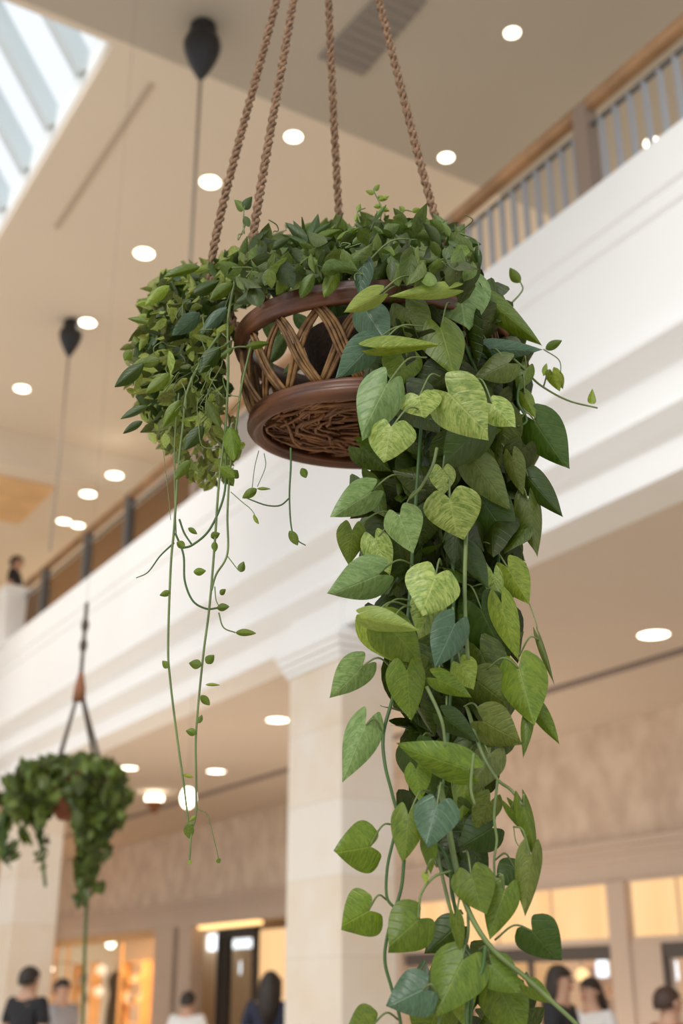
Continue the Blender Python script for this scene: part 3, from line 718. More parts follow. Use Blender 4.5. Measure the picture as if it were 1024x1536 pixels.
scatter(mb, [(-5, 1230), (12, 1228), (14, 1265), (0, 1270)], 14, lambda x, y: YB, (18, 26), True, rb)
scatter(mb, [(0, 1270), (25, 1272), (30, 1292), (0, 1296)], 8, lambda x, y: YB, (20, 30), True, rb)
scatter(mb, [(50, 1245), (66, 1240), (70, 1290), (60, 1320)], 14, lambda x, y: YB, (10, 20), True, rb)
scatter(mb, [(30, 1230), (44, 1230), (44, 1262), (30, 1262)], 5, lambda x, y: YB, (18, 26), True, rb)
o = mb.build('foliage', M['B'], dp); o['kind'] = 'stuff'
for pts in ([(128, 1255), (130, 1340), (127, 1420), (124, 1536), (123, 1640)], [(62, 1235), (64, 1290), (68, 1330)], [(6, 1220), (4, 1250), (8, 1285)], [(38, 1225), (37, 1250)], [(140, 1240), (138, 1300), (126, 1360)]):
    mb = MB(); mb.tube(cr([P(x, y, YB - .1) for x, y in pts], 5), .010, 5); mb.build('stem', M['stemdark'], dp)

# ------------------------------------------------------------------ THE BASKET
YC = 1.92
CT_ = P(561, 521, YC); CBt = P(553, 639, YC)
HB = CT_.z - CBt.z
TILT = Matrix.Rotation(math.radians(7.5), 4, 'X')
def TB(v): return (TILT @ (Vector(v))) + CT_
bk = thing('hanging_basket', 'round brown cane basket with woven base hanging on four jute ropes', 'hanging basket', CT_)
RT, RBm = .248, .214
off = Vector((CBt.x - CT_.x, 0, 0))
def blathe(prof, c0, n=96):
    mb = MB(); mb.lathe(prof, n, Vector((0, 0, 0)), close=True); mb.v = [TB(v + c0) for v in mb.v]; return mb
mb = blathe([(.226, .016), (.238, .020), (.247, .019), (.252, .014), (.251, .009), (.255, .005), (.255, -.006), (.250, -.011), (.252, -.015), (.247, -.020), (.236, -.019), (.228, -.006)], Vector((0, 0, 0)))
fixn(mb.build('upper_rim', M['rim'], bk))
zb = -HB
mb = blathe([(.188, .000), (.190, -.005), (.193, -.006), (.195, -.003), (.197, -.010), (.203, -.013), (.207, -.012), (.209, -.007), (.213, -.007), (.217, -.001), (.217, .006), (.212, .009), (.215, .014), (.214, .021), (.206, .025), (.197, .022), (.192, .008)], off + Vector((0, 0, zb)))
fixn(mb.build('base_ring', M['rim'], bk))
# lattice of bundled canes
NL = 18; mb = MB(); ztop, zbot = -.014, -HB + .018
def lp(th, s, dr):
    r = (RT - .012) * (1 - s) + (RBm - .012) * s + .010 * math.sin(PI * s) + dr
    return TB(Vector((r * math.cos(th), r * math.sin(th), ztop + (zbot - ztop) * s)) + off * s)
for k in range(NL):
    for sg in (1, -1):
        th0 = 2 * PI * k / NL + .10
        for c in range(4):
            o_ = (c - 1.5) * .0235
            pts = []
            for i in range(9):
                s = i / 8; sq = s + .05 * math.sin(2 * PI * s) * 1.0
                pts.append(lp(th0 + sg * (2 * PI / NL) * sq + o_ * (1 + .25 * math.sin(PI * s)), s, (.003 if sg > 0 else -.004) + .0015 * ((c % 2) * 2 - 1)))
            mb.tube(pts, .0032, 5)
fixn(mb.build('cane_lattice', M['cane'], bk))
# woven base
mb = MB(); rw = random.Random(3)
for i in range(150):
    a = rw.uniform(0, 2 * PI); sp_ = rw.uniform(.5, 1.35) * (1 if rw.random() < .5 else -1)
    r0, r1 = rw.uniform(.05, .185), rw.uniform(.09, .188); z0 = rw.uniform(.000, .018); pts = []
    for k in range(9):
        s = k / 8; r = r0 + (r1 - r0) * s + .015 * math.sin(PI * s * 2 + i); th = a + sp_ * s * 1.3
        pts.append(TB(Vector((r * math.cos(th), r * math.sin(th), zb + z0 + .002 * math.sin(s * 14 + i))) + off))
    mb.tube(pts, rw.uniform(.0022, .0036), 5)
for i in range(34):
    x = rw.uniform(-.17, .17); h_ = math.sqrt(.19 ** 2 - x * x); an = rw.gauss(0, .35); pts = []
    for k in range(7):
        s = -1 + 2 * k / 6; v = Vector((s * h_ * .98, x * 1.0 + .012 * math.sin(s * 3 + i), 0)); v = Matrix.Rotation(an * .5, 3, 'Z') @ v
        pts.append(TB(Vector((v.x, v.y, zb + .006 + rw.uniform(0, .010))) + off))
    mb.tube(pts, .0030, 5)
fixn(mb.build('woven_base', M['weave'], bk))
mb = blathe([(0, .026), (.195, .026), (.195, .030), (0, .030)], off + Vector((0, 0, zb)), 48); fixn(mb.build('base_board', M['liner'], bk))
mb = MB(); mb.lathe([(.0, zb + .033), (.085, zb + .033), (.112, -.03), (.125, .01), (.120, .015), (.0, .012)], 48); mb.v = [TB(v + off * .5) for v in mb.v]
fixn(mb.build('liner', M['liner'], bk))
# ropes
APX = P(489, -300, 1.95)
def rope(pts, name='rope'):
    c = cr(pts, 60); mb = MB()
    # resample by arclength
    L = [0]
    for i in range(1, len(c)): L.append(L[-1] + (c[i] - c[i - 1]).length)
    n = int(L[-1] / .0022); res = []; j_ = 0
    for i in range(n + 1):
        s = L[-1] * i / n
        while j_ < len(L) - 2 and L[j_ + 1] < s: j_ += 1
        res.append(c[j_].lerp(c[j_ + 1], (s - L[j_]) / max(1e-9, L[j_ + 1] - L[j_])))
    for st in range(3):
        ps = []; rd = []
        for i, p in enumerate(res):
            t = (res[min(i + 1, n)] - res[max(i - 1, 0)]).normalized(); u = t.cross(Vector((0, 1, .1))).normalized(); v = t.cross(u)
            s = i * .0022; a = s * 2 * PI / .050 + st * 2 * PI / 3
            bl = .5 + .5 * math.cos(s * 2 * PI / .0167 + st * 2.1)
            ps.append(p + u * math.cos(a) * .0045 + v * math.sin(a) * .0045); rd.append(.0029 + .0023 * bl)
        mb.tube(ps, rd, 6)
    return mb.build(name, M['rope'], bk)
rope([APX, P(415, 0, 1.94), P(320, 376, 1.92), P(345, 470, 1.90), TB((-.243, -.03, .02))])
rope([APX, P(440, 0, 1.90), P(380, 352, 1.82), P(384, 430, 1.76), TB((-.19, -.155, .02))])
rope([APX, P(493, 0, 1.99), P(508, 318, 2.08), P(515, 400, 2.12), TB((-.05, .24, .02))])
rope([APX, P(568, 0, 1.94), P(652, 322, 1.93), P(700, 420, 1.90), TB((.243, -.03, .02))])
mb = MB(); ring = [APX + Vector((.03 * math.cos(a), 0, .03 + .03 * math.sin(a))) for a in [2 * PI * k / 24 for k in range(25)]]; mb.tube(ring, .005, 8)
mb.build('metal_ring', M['greymetal'], bk)
mb = MB(); mb.tube([APX + Z3 * .06, Vector((APX.x, APX.y, CZ))], .004, 6); mb.build('suspension_wire', M['cable'], bk)

# ------------------------------------------------------------------ HEART LEAF PLANT
hp_ = thing('heart_leaf_plant', 'large marbled heart-leaved vine pouring over the open side of the cane basket', 'plant', CT_ + Vector((.12, -.12, 0)))
rl_ = random.Random(21)
def core(y):
    K = [(400, 690), (560, 690), (700, 670), (900, 668), (1100, 672), (1250, 672), (1400, 705), (1560, 700)]
    for (y0, x0), (y1, x1) in zip(K, K[1:]):
        if y <= y1: return x0 + (x1 - x0) * max(0, (y - y0)) / (y1 - y0)
    return K[-1][1]
COUNT = [0]
def hleaf(bx, by, tx, ty, w, Y, mt, roll=None, to=None, dt=None, heart=True, parent=None, pet=True, fold=None, curl=None, k=1.0):
    roll = math.radians(rl_.uniform(-22, 22) if roll is None else roll)
    dt = rl_.uniform(-.02, .02) if dt is None else dt
    b = P(bx, by, Y); t = P(tx, ty, Y + dt); L = (t - b).length
    s_ = mpp(bx, by, Y); Wd = w * s_ * 1.0 / max(.6, math.cos(roll)) * (1.08 if heart else 1)
    m_ = orient(b, t, roll)
    vs, fs, uv = leaf_geo(L, Wd, rl_.uniform(.12, .38) if fold is None else fold, rl_.uniform(.05, .30) if curl is None else curl, heart, 12, 16, .022, rl_.uniform(-.6, .6), rl_)
    mb = MB(); mb.add([m_ @ v for v in vs], fs, uv, rl_.random())
    o = mb.build('leaf', M[mt], parent or hp_, origin=None)
    if mt in ('V', 'Y', 'P') and heart: o['label'] = {'V': 'marbled yellow-green leaf', 'Y': 'lime marbled leaf', 'P': 'pale green leaf'}[mt]
    if mt == 'D': o['label'] = 'dark blue-green leaf'
    if pet:
        if to is None:
            cx = core(by); ex = bx + (cx - bx) * .55; e = P(ex, by - rl_.uniform(12, 40), Y + .05)
        else: e = P(to[0], to[1], Y + .01)
        mid = b.lerp(e, .5) + Vector((0, -.012, .012))
        mb = MB(); mb.tube(cr([b + (t - b) * .03 - m_.col[2].to_3d() * .002, mid, e], 6), [.0014] * 13, 6)
        c = mb.build('petiole', M['stem']); c.parent = o; c.matrix_parent_inverse = Matrix.Identity(4); c.location = -parent_world(o)
    COUNT[0] += 1
    return o
LV = [ # base x,y  tip x,y  width  Y  material
 (688, 420, 700, 492, 92, 1.70, 'P'), (672, 434, 584, 445, 24, 1.62, 'L'), (568, 442, 520, 470, 30, 1.60, 'L'), (548, 466, 578, 510, 52, 1.63, 'D'),
 (608, 462, 640, 516, 58, 1.66, 'O'), (564, 522, 662, 518, 28, 1.60, 'Y'), (556, 518, 508, 570, 46, 1.61, 'D'), (580, 576, 540, 655, 66, 1.58, 'P'),
 (628, 594, 633, 625, 62, 1.60, 'V'), (672, 589, 735, 654, 84, 1.60, 'V', 5), (738, 606, 771, 638, 44, 1.64, 'V'), (586, 640, 574, 689, 66, 1.57, 'V'),
 (606, 535, 598, 583, 58, 1.66, 'G'), (660, 492, 682, 562, 62, 1.66, 'G'), (762, 545, 712, 568, 44, 1.72, 'O'), (735, 452, 814, 516, 36, 1.74, 'G'),
 (733, 522, 816, 526, 30, 1.74, 'D'), (802, 632, 850, 704, 62, 1.76, 'K'), (545, 396, 538, 448, 27, 1.62, 'D'), (790, 714, 843, 775, 38, 1.78, 'K'),
 (792, 750, 804, 833, 38, 1.78, 'O'), (768, 686, 781, 743, 30, 1.76, 'O'), (712, 692, 765, 766, 52, 1.74, 'O'), (762, 852, 794, 906, 48, 1.76, 'Y'),
 (740, 862, 748, 915, 28, 1.76, 'V'), (752, 905, 776, 993, 40, 1.74, 'Y'), (778, 1000, 800, 1086, 70, 1.72, 'G'), (808, 957, 832, 1026, 10, 1.74, 'O'),
 (786, 592, 803, 626, 20, 1.76, 'G'), (790, 552, 778, 586, 26, 1.76, 'G'), (828, 560, 838, 588, 22, 1.80, 'Y'),
 (674, 748, 686, 810, 82, 1.64, 'V'), (664, 705, 668, 742, 38, 1.68, 'V'), (599, 774, 619, 829, 56, 1.66, 'P'), (556, 738, 497, 777, 48, 1.70, 'P'),
 (528, 795, 524, 848, 42, 1.72, 'G'), (568, 862, 493, 894, 62, 1.68, 'P'), (654, 862, 632, 918, 80, 1.64, 'V'), (562, 808, 582, 862, 44, 1.72, 'V'),
 (650, 900, 628, 956, 54, 1.68, 'V'), (552, 928, 628, 944, 34, 1.62, 'L'), (580, 936, 636, 996, 66, 1.65, 'G'), (558, 932, 606, 1000, 56, 1.68, 'Y'),
 (682, 936, 652, 1002, 54, 1.63, 'D'), (543, 1000, 496, 1050, 50, 1.70, 'P'), (610, 1006, 616, 1082, 56, 1.66, 'G'), (655, 1018, 708, 1046, 32, 1.68, 'G'),
 (722, 915, 764, 1002, 78, 1.76, 'K'), (690, 996, 708, 1032, 40, 1.72, 'Y'), (716, 1022, 764, 1060, 60, 1.74, 'O'), (722, 748, 772, 822, 62, 1.78, 'K'),
 (722, 640, 662, 700, 66, 1.70, 'K'), (700, 828, 728, 884, 32, 1.70, 'K'), (548, 1086, 512, 1173, 52, 1.70, 'P'), (694, 1152, 592, 1118, 54, 1.66, 'G'),
 (668, 1076, 716, 1116, 36, 1.68, 'K'), (725, 1082, 782, 1116, 60, 1.70, 'O'), (624, 1154, 630, 1202, 38, 1.70, 'G'), (612, 1222, 605, 1293, 50, 1.66, 'G'),
 (655, 1208, 636, 1267, 64, 1.64, 'D'), (556, 1270, 502, 1280, 72, 1.70, 'G'), (553, 1366, 509, 1391, 70, 1.70, 'G'), (628, 1378, 580, 1422, 72, 1.66, 'G'),
 (682, 1392, 637, 1432, 50, 1.72, 'K'), (683, 1378, 691, 1436, 20, 1.66, 'G'), (706, 1312, 724, 1372, 62, 1.66, 'G'), (757, 1334, 732, 1408, 50, 1.68, 'G'),
 (772, 1300, 744, 1324, 42, 1.74, 'K'), (796, 1282, 786, 1376, 38, 1.68, 'O'), (785, 1208, 809, 1298, 24, 1.68, 'G'), (766, 1212, 800, 1262, 18, 1.70, 'G'),
 (798, 1396, 838, 1446, 64, 1.68, 'K'), (634, 1484, 579, 1510, 66, 1.64, 'D'), (694, 1440, 652, 1522, 80, 1.66, 'G'), (738, 1448, 778, 1490, 54, 1.66, 'G'),
 (794, 1480, 833, 1508, 28, 1.66, 'G'), (560, 1538, 518, 1556, 62, 1.68, 'G'), (655, 1516, 630, 1580, 70, 1.70, 'G'), (750, 1486, 788, 1564, 70, 1.70, 'G'),
 (641, 1264, 646, 1312, 24, 1.68, 'G'), (735, 1202, 712, 1252, 40, 1.72, 'O'), (738, 1242, 690, 1272, 60, 1.74, 'K'), (622, 1128, 650, 1200, 64, 1.74, 'K'),
 (637, 1310, 638, 1326, 10, 1.66, 'Y'), (615, 470, 600, 420, 40, 1.68, 'O'), (745, 1000, 700, 940, 50, 1.80, 'K'), (700, 1150, 690, 1230, 50, 1.76, 'G'),
 (735, 1130, 700, 1190, 46, 1.72, 'O'), (690, 1478, 700, 1540, 46, 1.70, 'Y'), (800, 1060, 840, 1118, 26, 1.73, 'G'), (793, 1075, 786, 1136, 18, 1.73, 'G'),
 (838, 512, 843, 512, 12, 1.76, 'G'),
]
LV.pop()
TO = {(556, 1270): (590, 1237), (553, 1366): (580, 1350), (548, 1086): (575, 1102), (543, 1000): (590, 1004), (628, 1378): (632, 1342), (802, 632): (776, 636),
      (808, 957): (778, 985), (790, 714): (775, 708), (792, 750): (775, 742), (778, 1000): (730, 1004), (798, 1396): (742, 1410), (785, 1208): (783, 1205), (766, 1212): (783, 1205),
      (796, 1282): (770, 1240), (794, 1480): (785, 1468), (828, 560): (815, 580), (786, 592): (782, 565), (790, 552): (782, 545), (634, 1484): (660, 1500), (637, 1310): (655, 1300),
      (757, 1334): (742, 1318), (772, 1300): (742, 1290), (800, 1060): (795, 1040), (793, 1075): (795, 1040), (560, 1538): (598, 1530)}
for l in LV: hleaf(*l, to=TO.get((l[0], l[1])))
for (bx, by, tx, ty, w, Y) in ((818, 524, 843, 511, 14, 1.80), (840, 558, 845, 584, 11, 1.80), (888, 606, 889, 580, 13, 1.80), (780, 424, 764, 402, 16, 1.84), (820, 545, 815, 562, 8, 1.8)):
    hleaf(bx, by, tx, ty, w, Y, 'G' if w > 13 else 'Y', heart=False, pet=False)
# main stems
def stem(pts, r0, r1, parent, mt='stem', name='stem', Y=None):
    c = cr([P(*p) for p in pts], 8); n = len(c); mb = MB(); mb.tube(c, [r0 + (r1 - r0) * i / (n - 1) for i in range(n)], 7); return mb.build(name, M[mt], parent)
for pts, r0, r1, mt in (
    ([(600, 1000, 1.76), (588, 1050, 1.72), (575, 1100, 1.71), (577, 1145, 1.70), (588, 1190, 1.70), (596, 1225, 1.70), (591, 1255, 1.70), (581, 1300, 1.70), (580, 1345, 1.70), (594, 1364, 1.70)], .0034, .0024, 'stemdark'),
    ([(606, 1290, 1.68), (601, 1335, 1.68), (583, 1395, 1.68), (577, 1440, 1.68), (588, 1485, 1.68), (600, 1530, 1.68), (603, 1590, 1.68)], .0030, .0026, 'stemdark'),
    ([(700, 1060, 1.74), (722, 1128, 1.70), (745, 1168, 1.69), (766, 1185, 1.69), (784, 1208, 1.68)], .0036, .0024, 'stem'),
    ([(746, 1170, 1.69), (741, 1225, 1.69), (745, 1260, 1.69), (741, 1290, 1.69), (742, 1322, 1.69)], .0026, .002, 'stem'),
    ([(660, 1180, 1.74), (672, 1240, 1.70), (684, 1300, 1.68), (702, 1365, 1.67), (737, 1422, 1.66), (790, 1468, 1.65), (868, 1540, 1.63), (900, 1580, 1.63)], .0058, .0030, 'stem'),
    ([(650, 1240, 1.70), (660, 1300, 1.69), (680, 1380, 1.68), (700, 1428, 1.68), (732, 1456, 1.67)], .0034, .0024, 'stem'),
    ([(728, 1420, 1.66), (722, 1458, 1.66), (702, 1500, 1.66), (700, 1560, 1.66)], .0034, .0034, 'stemdark'),
    ([(702, 1370, 1.70), (700, 1412, 1.69), (676, 1470, 1.67), (655, 1545, 1.66)], .0026, .0022, 'stem'),
    ([(628, 1378, 1.66), (631, 1342, 1.66), (650, 1316, 1.66), (676, 1306, 1.67)], .0022, .0022, 'stem'),
    ([(640, 1250, 1.70), (672, 1290, 1.69), (678, 1340, 1.70), (692, 1400, 1.70), (708, 1450, 1.70), (704, 1560, 1.70)], .0036, .003, 'stemdark'),
    ([(655, 672, 1.62), (648, 700, 1.62), (630, 732, 1.63), (614, 748, 1.65)], .0032, .0026, 'stem'),
    ([(700, 780, 1.68), (697, 860, 1.67), (698, 930, 1.67), (702, 990, 1.68)], .0040, .0036, 'stem'),
    ([(640, 1030, 1.65), (662, 1080, 1.64), (668, 1120, 1.64)], .0034, .0024, 'stem'),
    ([(710, 1130, 1.66), (706, 1180, 1.66), (712, 1208, 1.66)], .003, .0022, 'stem'),
    ([(745, 480, 1.78), (762, 460, 1.80), (783, 436, 1.83), (780, 422, 1.84)], .0026, .0016, 'stem'),
    ([(760, 530, 1.76), (785, 552, 1.76), (808, 576, 1.78), (850, 600, 1.80), (896, 612, 1.80)], .0028, .0018, 'stem'),
    ([(782, 560, 1.77), (776, 600, 1.76), (790, 630, 1.76), (776, 640, 1.75)], .0032, .0022, 'stemdark'),
    ([(815, 524, 1.79), (838, 540, 1.80), (841, 560, 1.80)], .0014, .001, 'stem'),
    ([(794, 906, 1.76), (804, 935, 1.75), (808, 957, 1.74)], .0012, .001, 'stem'),
    ([(770, 1240, 1.69), (775, 1265, 1.69), (795, 1283, 1.68)], .001, .001, 'stem'),
    ([(690, 500, 1.72), (735, 620, 1.80), (748, 760, 1.80), (745, 900, 1.80), (742, 1000, 1.78), (735, 1100, 1.76)], .004, .003, 'stemdark'),
    ([(640, 520, 1.72), (630, 660, 1.74), (620, 800, 1.74), (612, 920, 1.72), (600, 1010, 1.72)], .004, .003, 'stemdark'),
    ([(670, 500, 1.72), (672, 700, 1.76), (680, 900, 1.78), (672, 1100, 1.76), (655, 1250, 1.72)], .004, .003, 'stemdark')):
    stem(pts, r0 * .82, r1 * .82, hp_, mt)
# leaves filling the mass behind, inner shade painted as darker green
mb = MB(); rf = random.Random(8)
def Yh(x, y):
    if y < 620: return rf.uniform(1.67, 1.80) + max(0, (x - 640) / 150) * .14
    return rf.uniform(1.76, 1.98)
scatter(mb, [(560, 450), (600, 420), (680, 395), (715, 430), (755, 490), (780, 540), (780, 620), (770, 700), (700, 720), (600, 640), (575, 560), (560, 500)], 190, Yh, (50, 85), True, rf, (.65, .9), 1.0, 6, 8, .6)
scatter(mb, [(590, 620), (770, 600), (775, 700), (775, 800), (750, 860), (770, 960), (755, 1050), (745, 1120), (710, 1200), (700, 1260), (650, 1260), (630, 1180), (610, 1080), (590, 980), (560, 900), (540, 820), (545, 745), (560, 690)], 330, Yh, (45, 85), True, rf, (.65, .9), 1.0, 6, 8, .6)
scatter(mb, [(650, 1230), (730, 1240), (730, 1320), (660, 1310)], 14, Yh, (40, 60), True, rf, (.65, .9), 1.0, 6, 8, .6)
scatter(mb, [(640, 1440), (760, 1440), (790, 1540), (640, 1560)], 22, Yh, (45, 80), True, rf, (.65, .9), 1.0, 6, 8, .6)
o = mb.build('foliage', M['F'], hp_); o['kind'] = 'stuff'; o['label'] = 'heart leaves deep inside the mass, shade in their dark colour'

# ------------------------------------------------------------------ TOP PLANT
tp = thing('leafy_houseplant', 'bushy small-leaved green plant filling the top of the cane basket', 'plant', CT_ + Z3 * .04)
rt = random.Random(31); mb = MB()
up = lambda x, y: Vector((rt.gauss(0, .4), -.3, .9))
scatter(mb, [(370, 370), (420, 350), (470, 345), (520, 338), (580, 325), (640, 325), (690, 350), (705, 400), (690, 425), (600, 420), (545, 405), (480, 410), (430, 422), (385, 440), (350, 450), (340, 400)], 470,
        lambda x, y: rt.uniform(1.64, 2.15), (16, 56), False, rt, (.3, .58), .3, 2, 5, .8, up)
scatter(mb, [(370, 410), (440, 385), (560, 375), (700, 380), (705, 420), (600, 415), (540, 405), (480, 412), (420, 425), (380, 445), (362, 450)], 120, lambda x, y: rt.uniform(1.60, 1.72), (30, 60), False, rt, (.4, .6), .9, 4, 6, .6)
o = mb.build('foliage', M['T'], tp); o['kind'] = 'stuff'
def oleaf(bx, by, tx, ty, w, Y, mt, parent, dt=0.0):
    return hleaf(bx, by, tx, ty, w, Y, mt, heart=False, pet=False, parent=parent, dt=dt, roll=rl_.uniform(-15, 15))
for a in ((462, 364, 424, 334, 17), (464, 362, 478, 318, 18), (466, 364, 514, 344, 15), (460, 366, 440, 330, 13), (468, 366, 500, 358, 14), (458, 368, 428, 352, 12), (470, 352, 498, 332, 10), (505, 360, 540, 340, 12),
          (592, 360, 590, 398, 22), (575, 350, 600, 335, 18), (640, 350, 668, 330, 14), (690, 362, 722, 366, 14), (714, 368, 718, 402, 11), (440, 400, 415, 440, 22), (505, 400, 485, 445, 24), (560, 330, 580, 305, 8),
          (470, 410, 450, 445, 20), (620, 330, 640, 318, 9), (398, 380, 380, 350, 14), (365, 316, 350, 300, 14), (366, 314, 378, 294, 15), (367, 324, 372, 340, 12)):
    oleaf(*a, 1.64 if a[1] > 395 else 1.72, rl_.choice('GKT'), tp)
for a in ((395, 470, 420, 520, 24), (430, 500, 405, 545, 26), (440, 470, 470, 500, 22), (385, 520, 410, 560, 20), (455, 540, 425, 560, 18)): oleaf(*a, 1.93, 'P', tp)
for pts in ([(366, 350, 1.80), (365, 330, 1.80), (366, 314, 1.80)], [(570, 330, 1.75), (572, 312, 1.75), (562, 290, 1.75), (560, 282, 1.75)], [(540, 335, 1.75), (536, 318, 1.75), (548, 312, 1.75)], [(600, 330, 1.8), (606, 316, 1.8), (620, 318, 1.8)], [(690, 350, 1.7), (715, 362, 1.7), (718, 385, 1.7)]):
    stem(pts, .0016, .001, tp)
for (x, y, dx, dy) in ((562, 290, -14, -4), (562, 286, 8, -10), (568, 300, 16, -6), (572, 308, -12, 2), (570, 312, 14, 4), (565, 295, 16, 4), (538, 320, -6, 12), (537, 318, 4, -14), (606, 316, -8, -8), (618, 318, 12, -6), (640, 324, -10, -6)):
    oleaf(x, y, x + dx, y + dy, 8, 1.75, 'Y', tp)

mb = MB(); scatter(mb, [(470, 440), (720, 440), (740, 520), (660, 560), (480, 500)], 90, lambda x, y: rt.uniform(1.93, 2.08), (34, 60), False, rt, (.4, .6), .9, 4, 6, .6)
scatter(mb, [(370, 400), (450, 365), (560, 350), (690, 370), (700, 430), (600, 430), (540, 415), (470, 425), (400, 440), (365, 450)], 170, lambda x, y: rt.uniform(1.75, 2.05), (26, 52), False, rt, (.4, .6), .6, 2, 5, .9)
o = mb.build('foliage', M['K'], tp); o['kind'] = 'stuff'; o['label'] = 'leaves inside the basket, shade in their dark colour'  # dark green stands in for the shade inside the basket
mb = MB()
for i in range(22):
    x, y = rt.uniform(360, 680), rt.uniform(350, 420); Y = rt.uniform(1.62, 2.0); q_ = [P(x, y, Y)]
    for k in range(4): q_.append(q_[-1] + Vector((rt.gauss(0, .014), rt.gauss(-.004, .01), rt.gauss(.002, .012))))
    mb.tube(cr(q_, 4), .0011, 5)
o = mb.build('fine_shoots', M['stem'], tp); o['label'] = 'thin pale shoots'; o['kind'] = 'stuff'
# ------------------------------------------------------------------ TRAILING PLANT on the other side
iv = thing('trailing_creeper', 'fine-leaved creeper spilling over the basket with long nearly bare vines', 'plant', CT_ + Vector((-.2, 0, 0)))
ri = random.Random(17); mb = MB()
scatter(mb, [(250, 425), (300, 400), (350, 385), (375, 400), (350, 455), (338, 520), (336, 590), (320, 630), (260, 640), (228, 620), (212, 580), (206, 540), (220, 490)], 520, lambda x, y: ri.uniform(1.84, 2.2), (20, 46), False, ri, (.35, .6), .5, 2, 5, 1.1)  # back layer coloured darker as the creeper's inner shade
o = mb.build('foliage', M['K'], iv); o['kind'] = 'stuff'; o['label'] = 'leaves inside the creeper, shade in their dark colour'; mb = MB()
Yi = lambda x, y: ri.uniform(1.78, 2.22)
out = lambda x, y: Vector((-.5, -.1, 0)) if x < 270 else Vector((0, 0, 0))
scatter(mb, [(245, 415), (300, 390), (350, 375), (385, 380), (380, 420), (350, 455), (335, 520), (335, 600), (325, 640), (300, 650), (250, 655), (225, 640), (205, 590), (195, 545), (208, 500), (215, 450)], 700, Yi, (11, 46), False, ri, (.28, .6), .5, 2, 4, 1.1, out)
scatter(mb, [(225, 640), (350, 620), (358, 660), (345, 720), (320, 740), (290, 720), (268, 690), (240, 675)], 190, Yi, (14, 34), False, ri, (.4, .65), .7, 2, 4, .9)
scatter(mb, [(185, 540), (215, 470), (230, 430), (250, 420), (220, 620), (200, 600)], 60, Yi, (14, 30), False, ri, (.4, .6), .3, 2, 4, .9, out)
scatter(mb, [(230, 640), (250, 640), (262, 680), (236, 672)], 26, Yi, (8, 16), False, ri, (.5, .8), .3, 2, 4, .9)
o = mb.build('foliage', M['I'], iv); o['kind'] = 'stuff'
for a in ((215, 545, 171, 579, 22, 'K'), (222, 609, 181, 630, 13, 'K'), (214, 632, 184, 650, 12, 'K'), (254, 428, 216, 459, 18, 'Y'), (222, 484, 190, 478, 10, 'G'), (300, 400, 245, 417, 16, 'G'), (300, 470, 262, 505, 26, 'D'), (340, 460, 300, 500, 20, 'D'),
          (240, 540, 205, 545, 18, 'G'), (196, 525, 186, 540, 14, 'G'), (205, 515, 200, 503, 10, 'G'), (255, 560, 218, 590, 20, 'G'), (305, 638, 276, 675, 22, 'K'), (345, 640, 352, 690, 26, 'G'), (330, 700, 352, 716, 18, 'G'), (285, 690, 262, 720, 16, 'G'),
          (290, 440, 330, 420, 20, 'K'), (350, 425, 315, 450, 20, 'G'), (330, 520, 300, 560, 26, 'K'), (270, 600, 245, 640, 18, 'G'), (310, 600, 330, 640, 18, 'O')):
    oleaf(*a[:5], 1.76, a[5], iv)
mb = MB()
for i in range(26):
    x, y = ri.uniform(245, 340), ri.uniform(430, 610); Y = ri.uniform(1.72, 1.85); q_ = [P(x, y, Y)]
    for k in range(4): q_.append(q_[-1] + Vector((ri.gauss(-.003, .010), ri.gauss(-.004, .008), ri.gauss(-.016, .012))))
    mb.tube(cr(q_, 4), .0009, 5)
o = mb.build('fine_shoots', M['stem'], iv); o['label'] = 'thin pale shoots'; o['kind'] = 'stuff'
YV = 1.78
def vine(pts, r0=.0026, r1=.0016, mt='stem'):
    r0 *= .72; r1 *= .75
    return stem([(x, y, YV) for x, y in pts], r0, r1, iv, mt, 'vine')
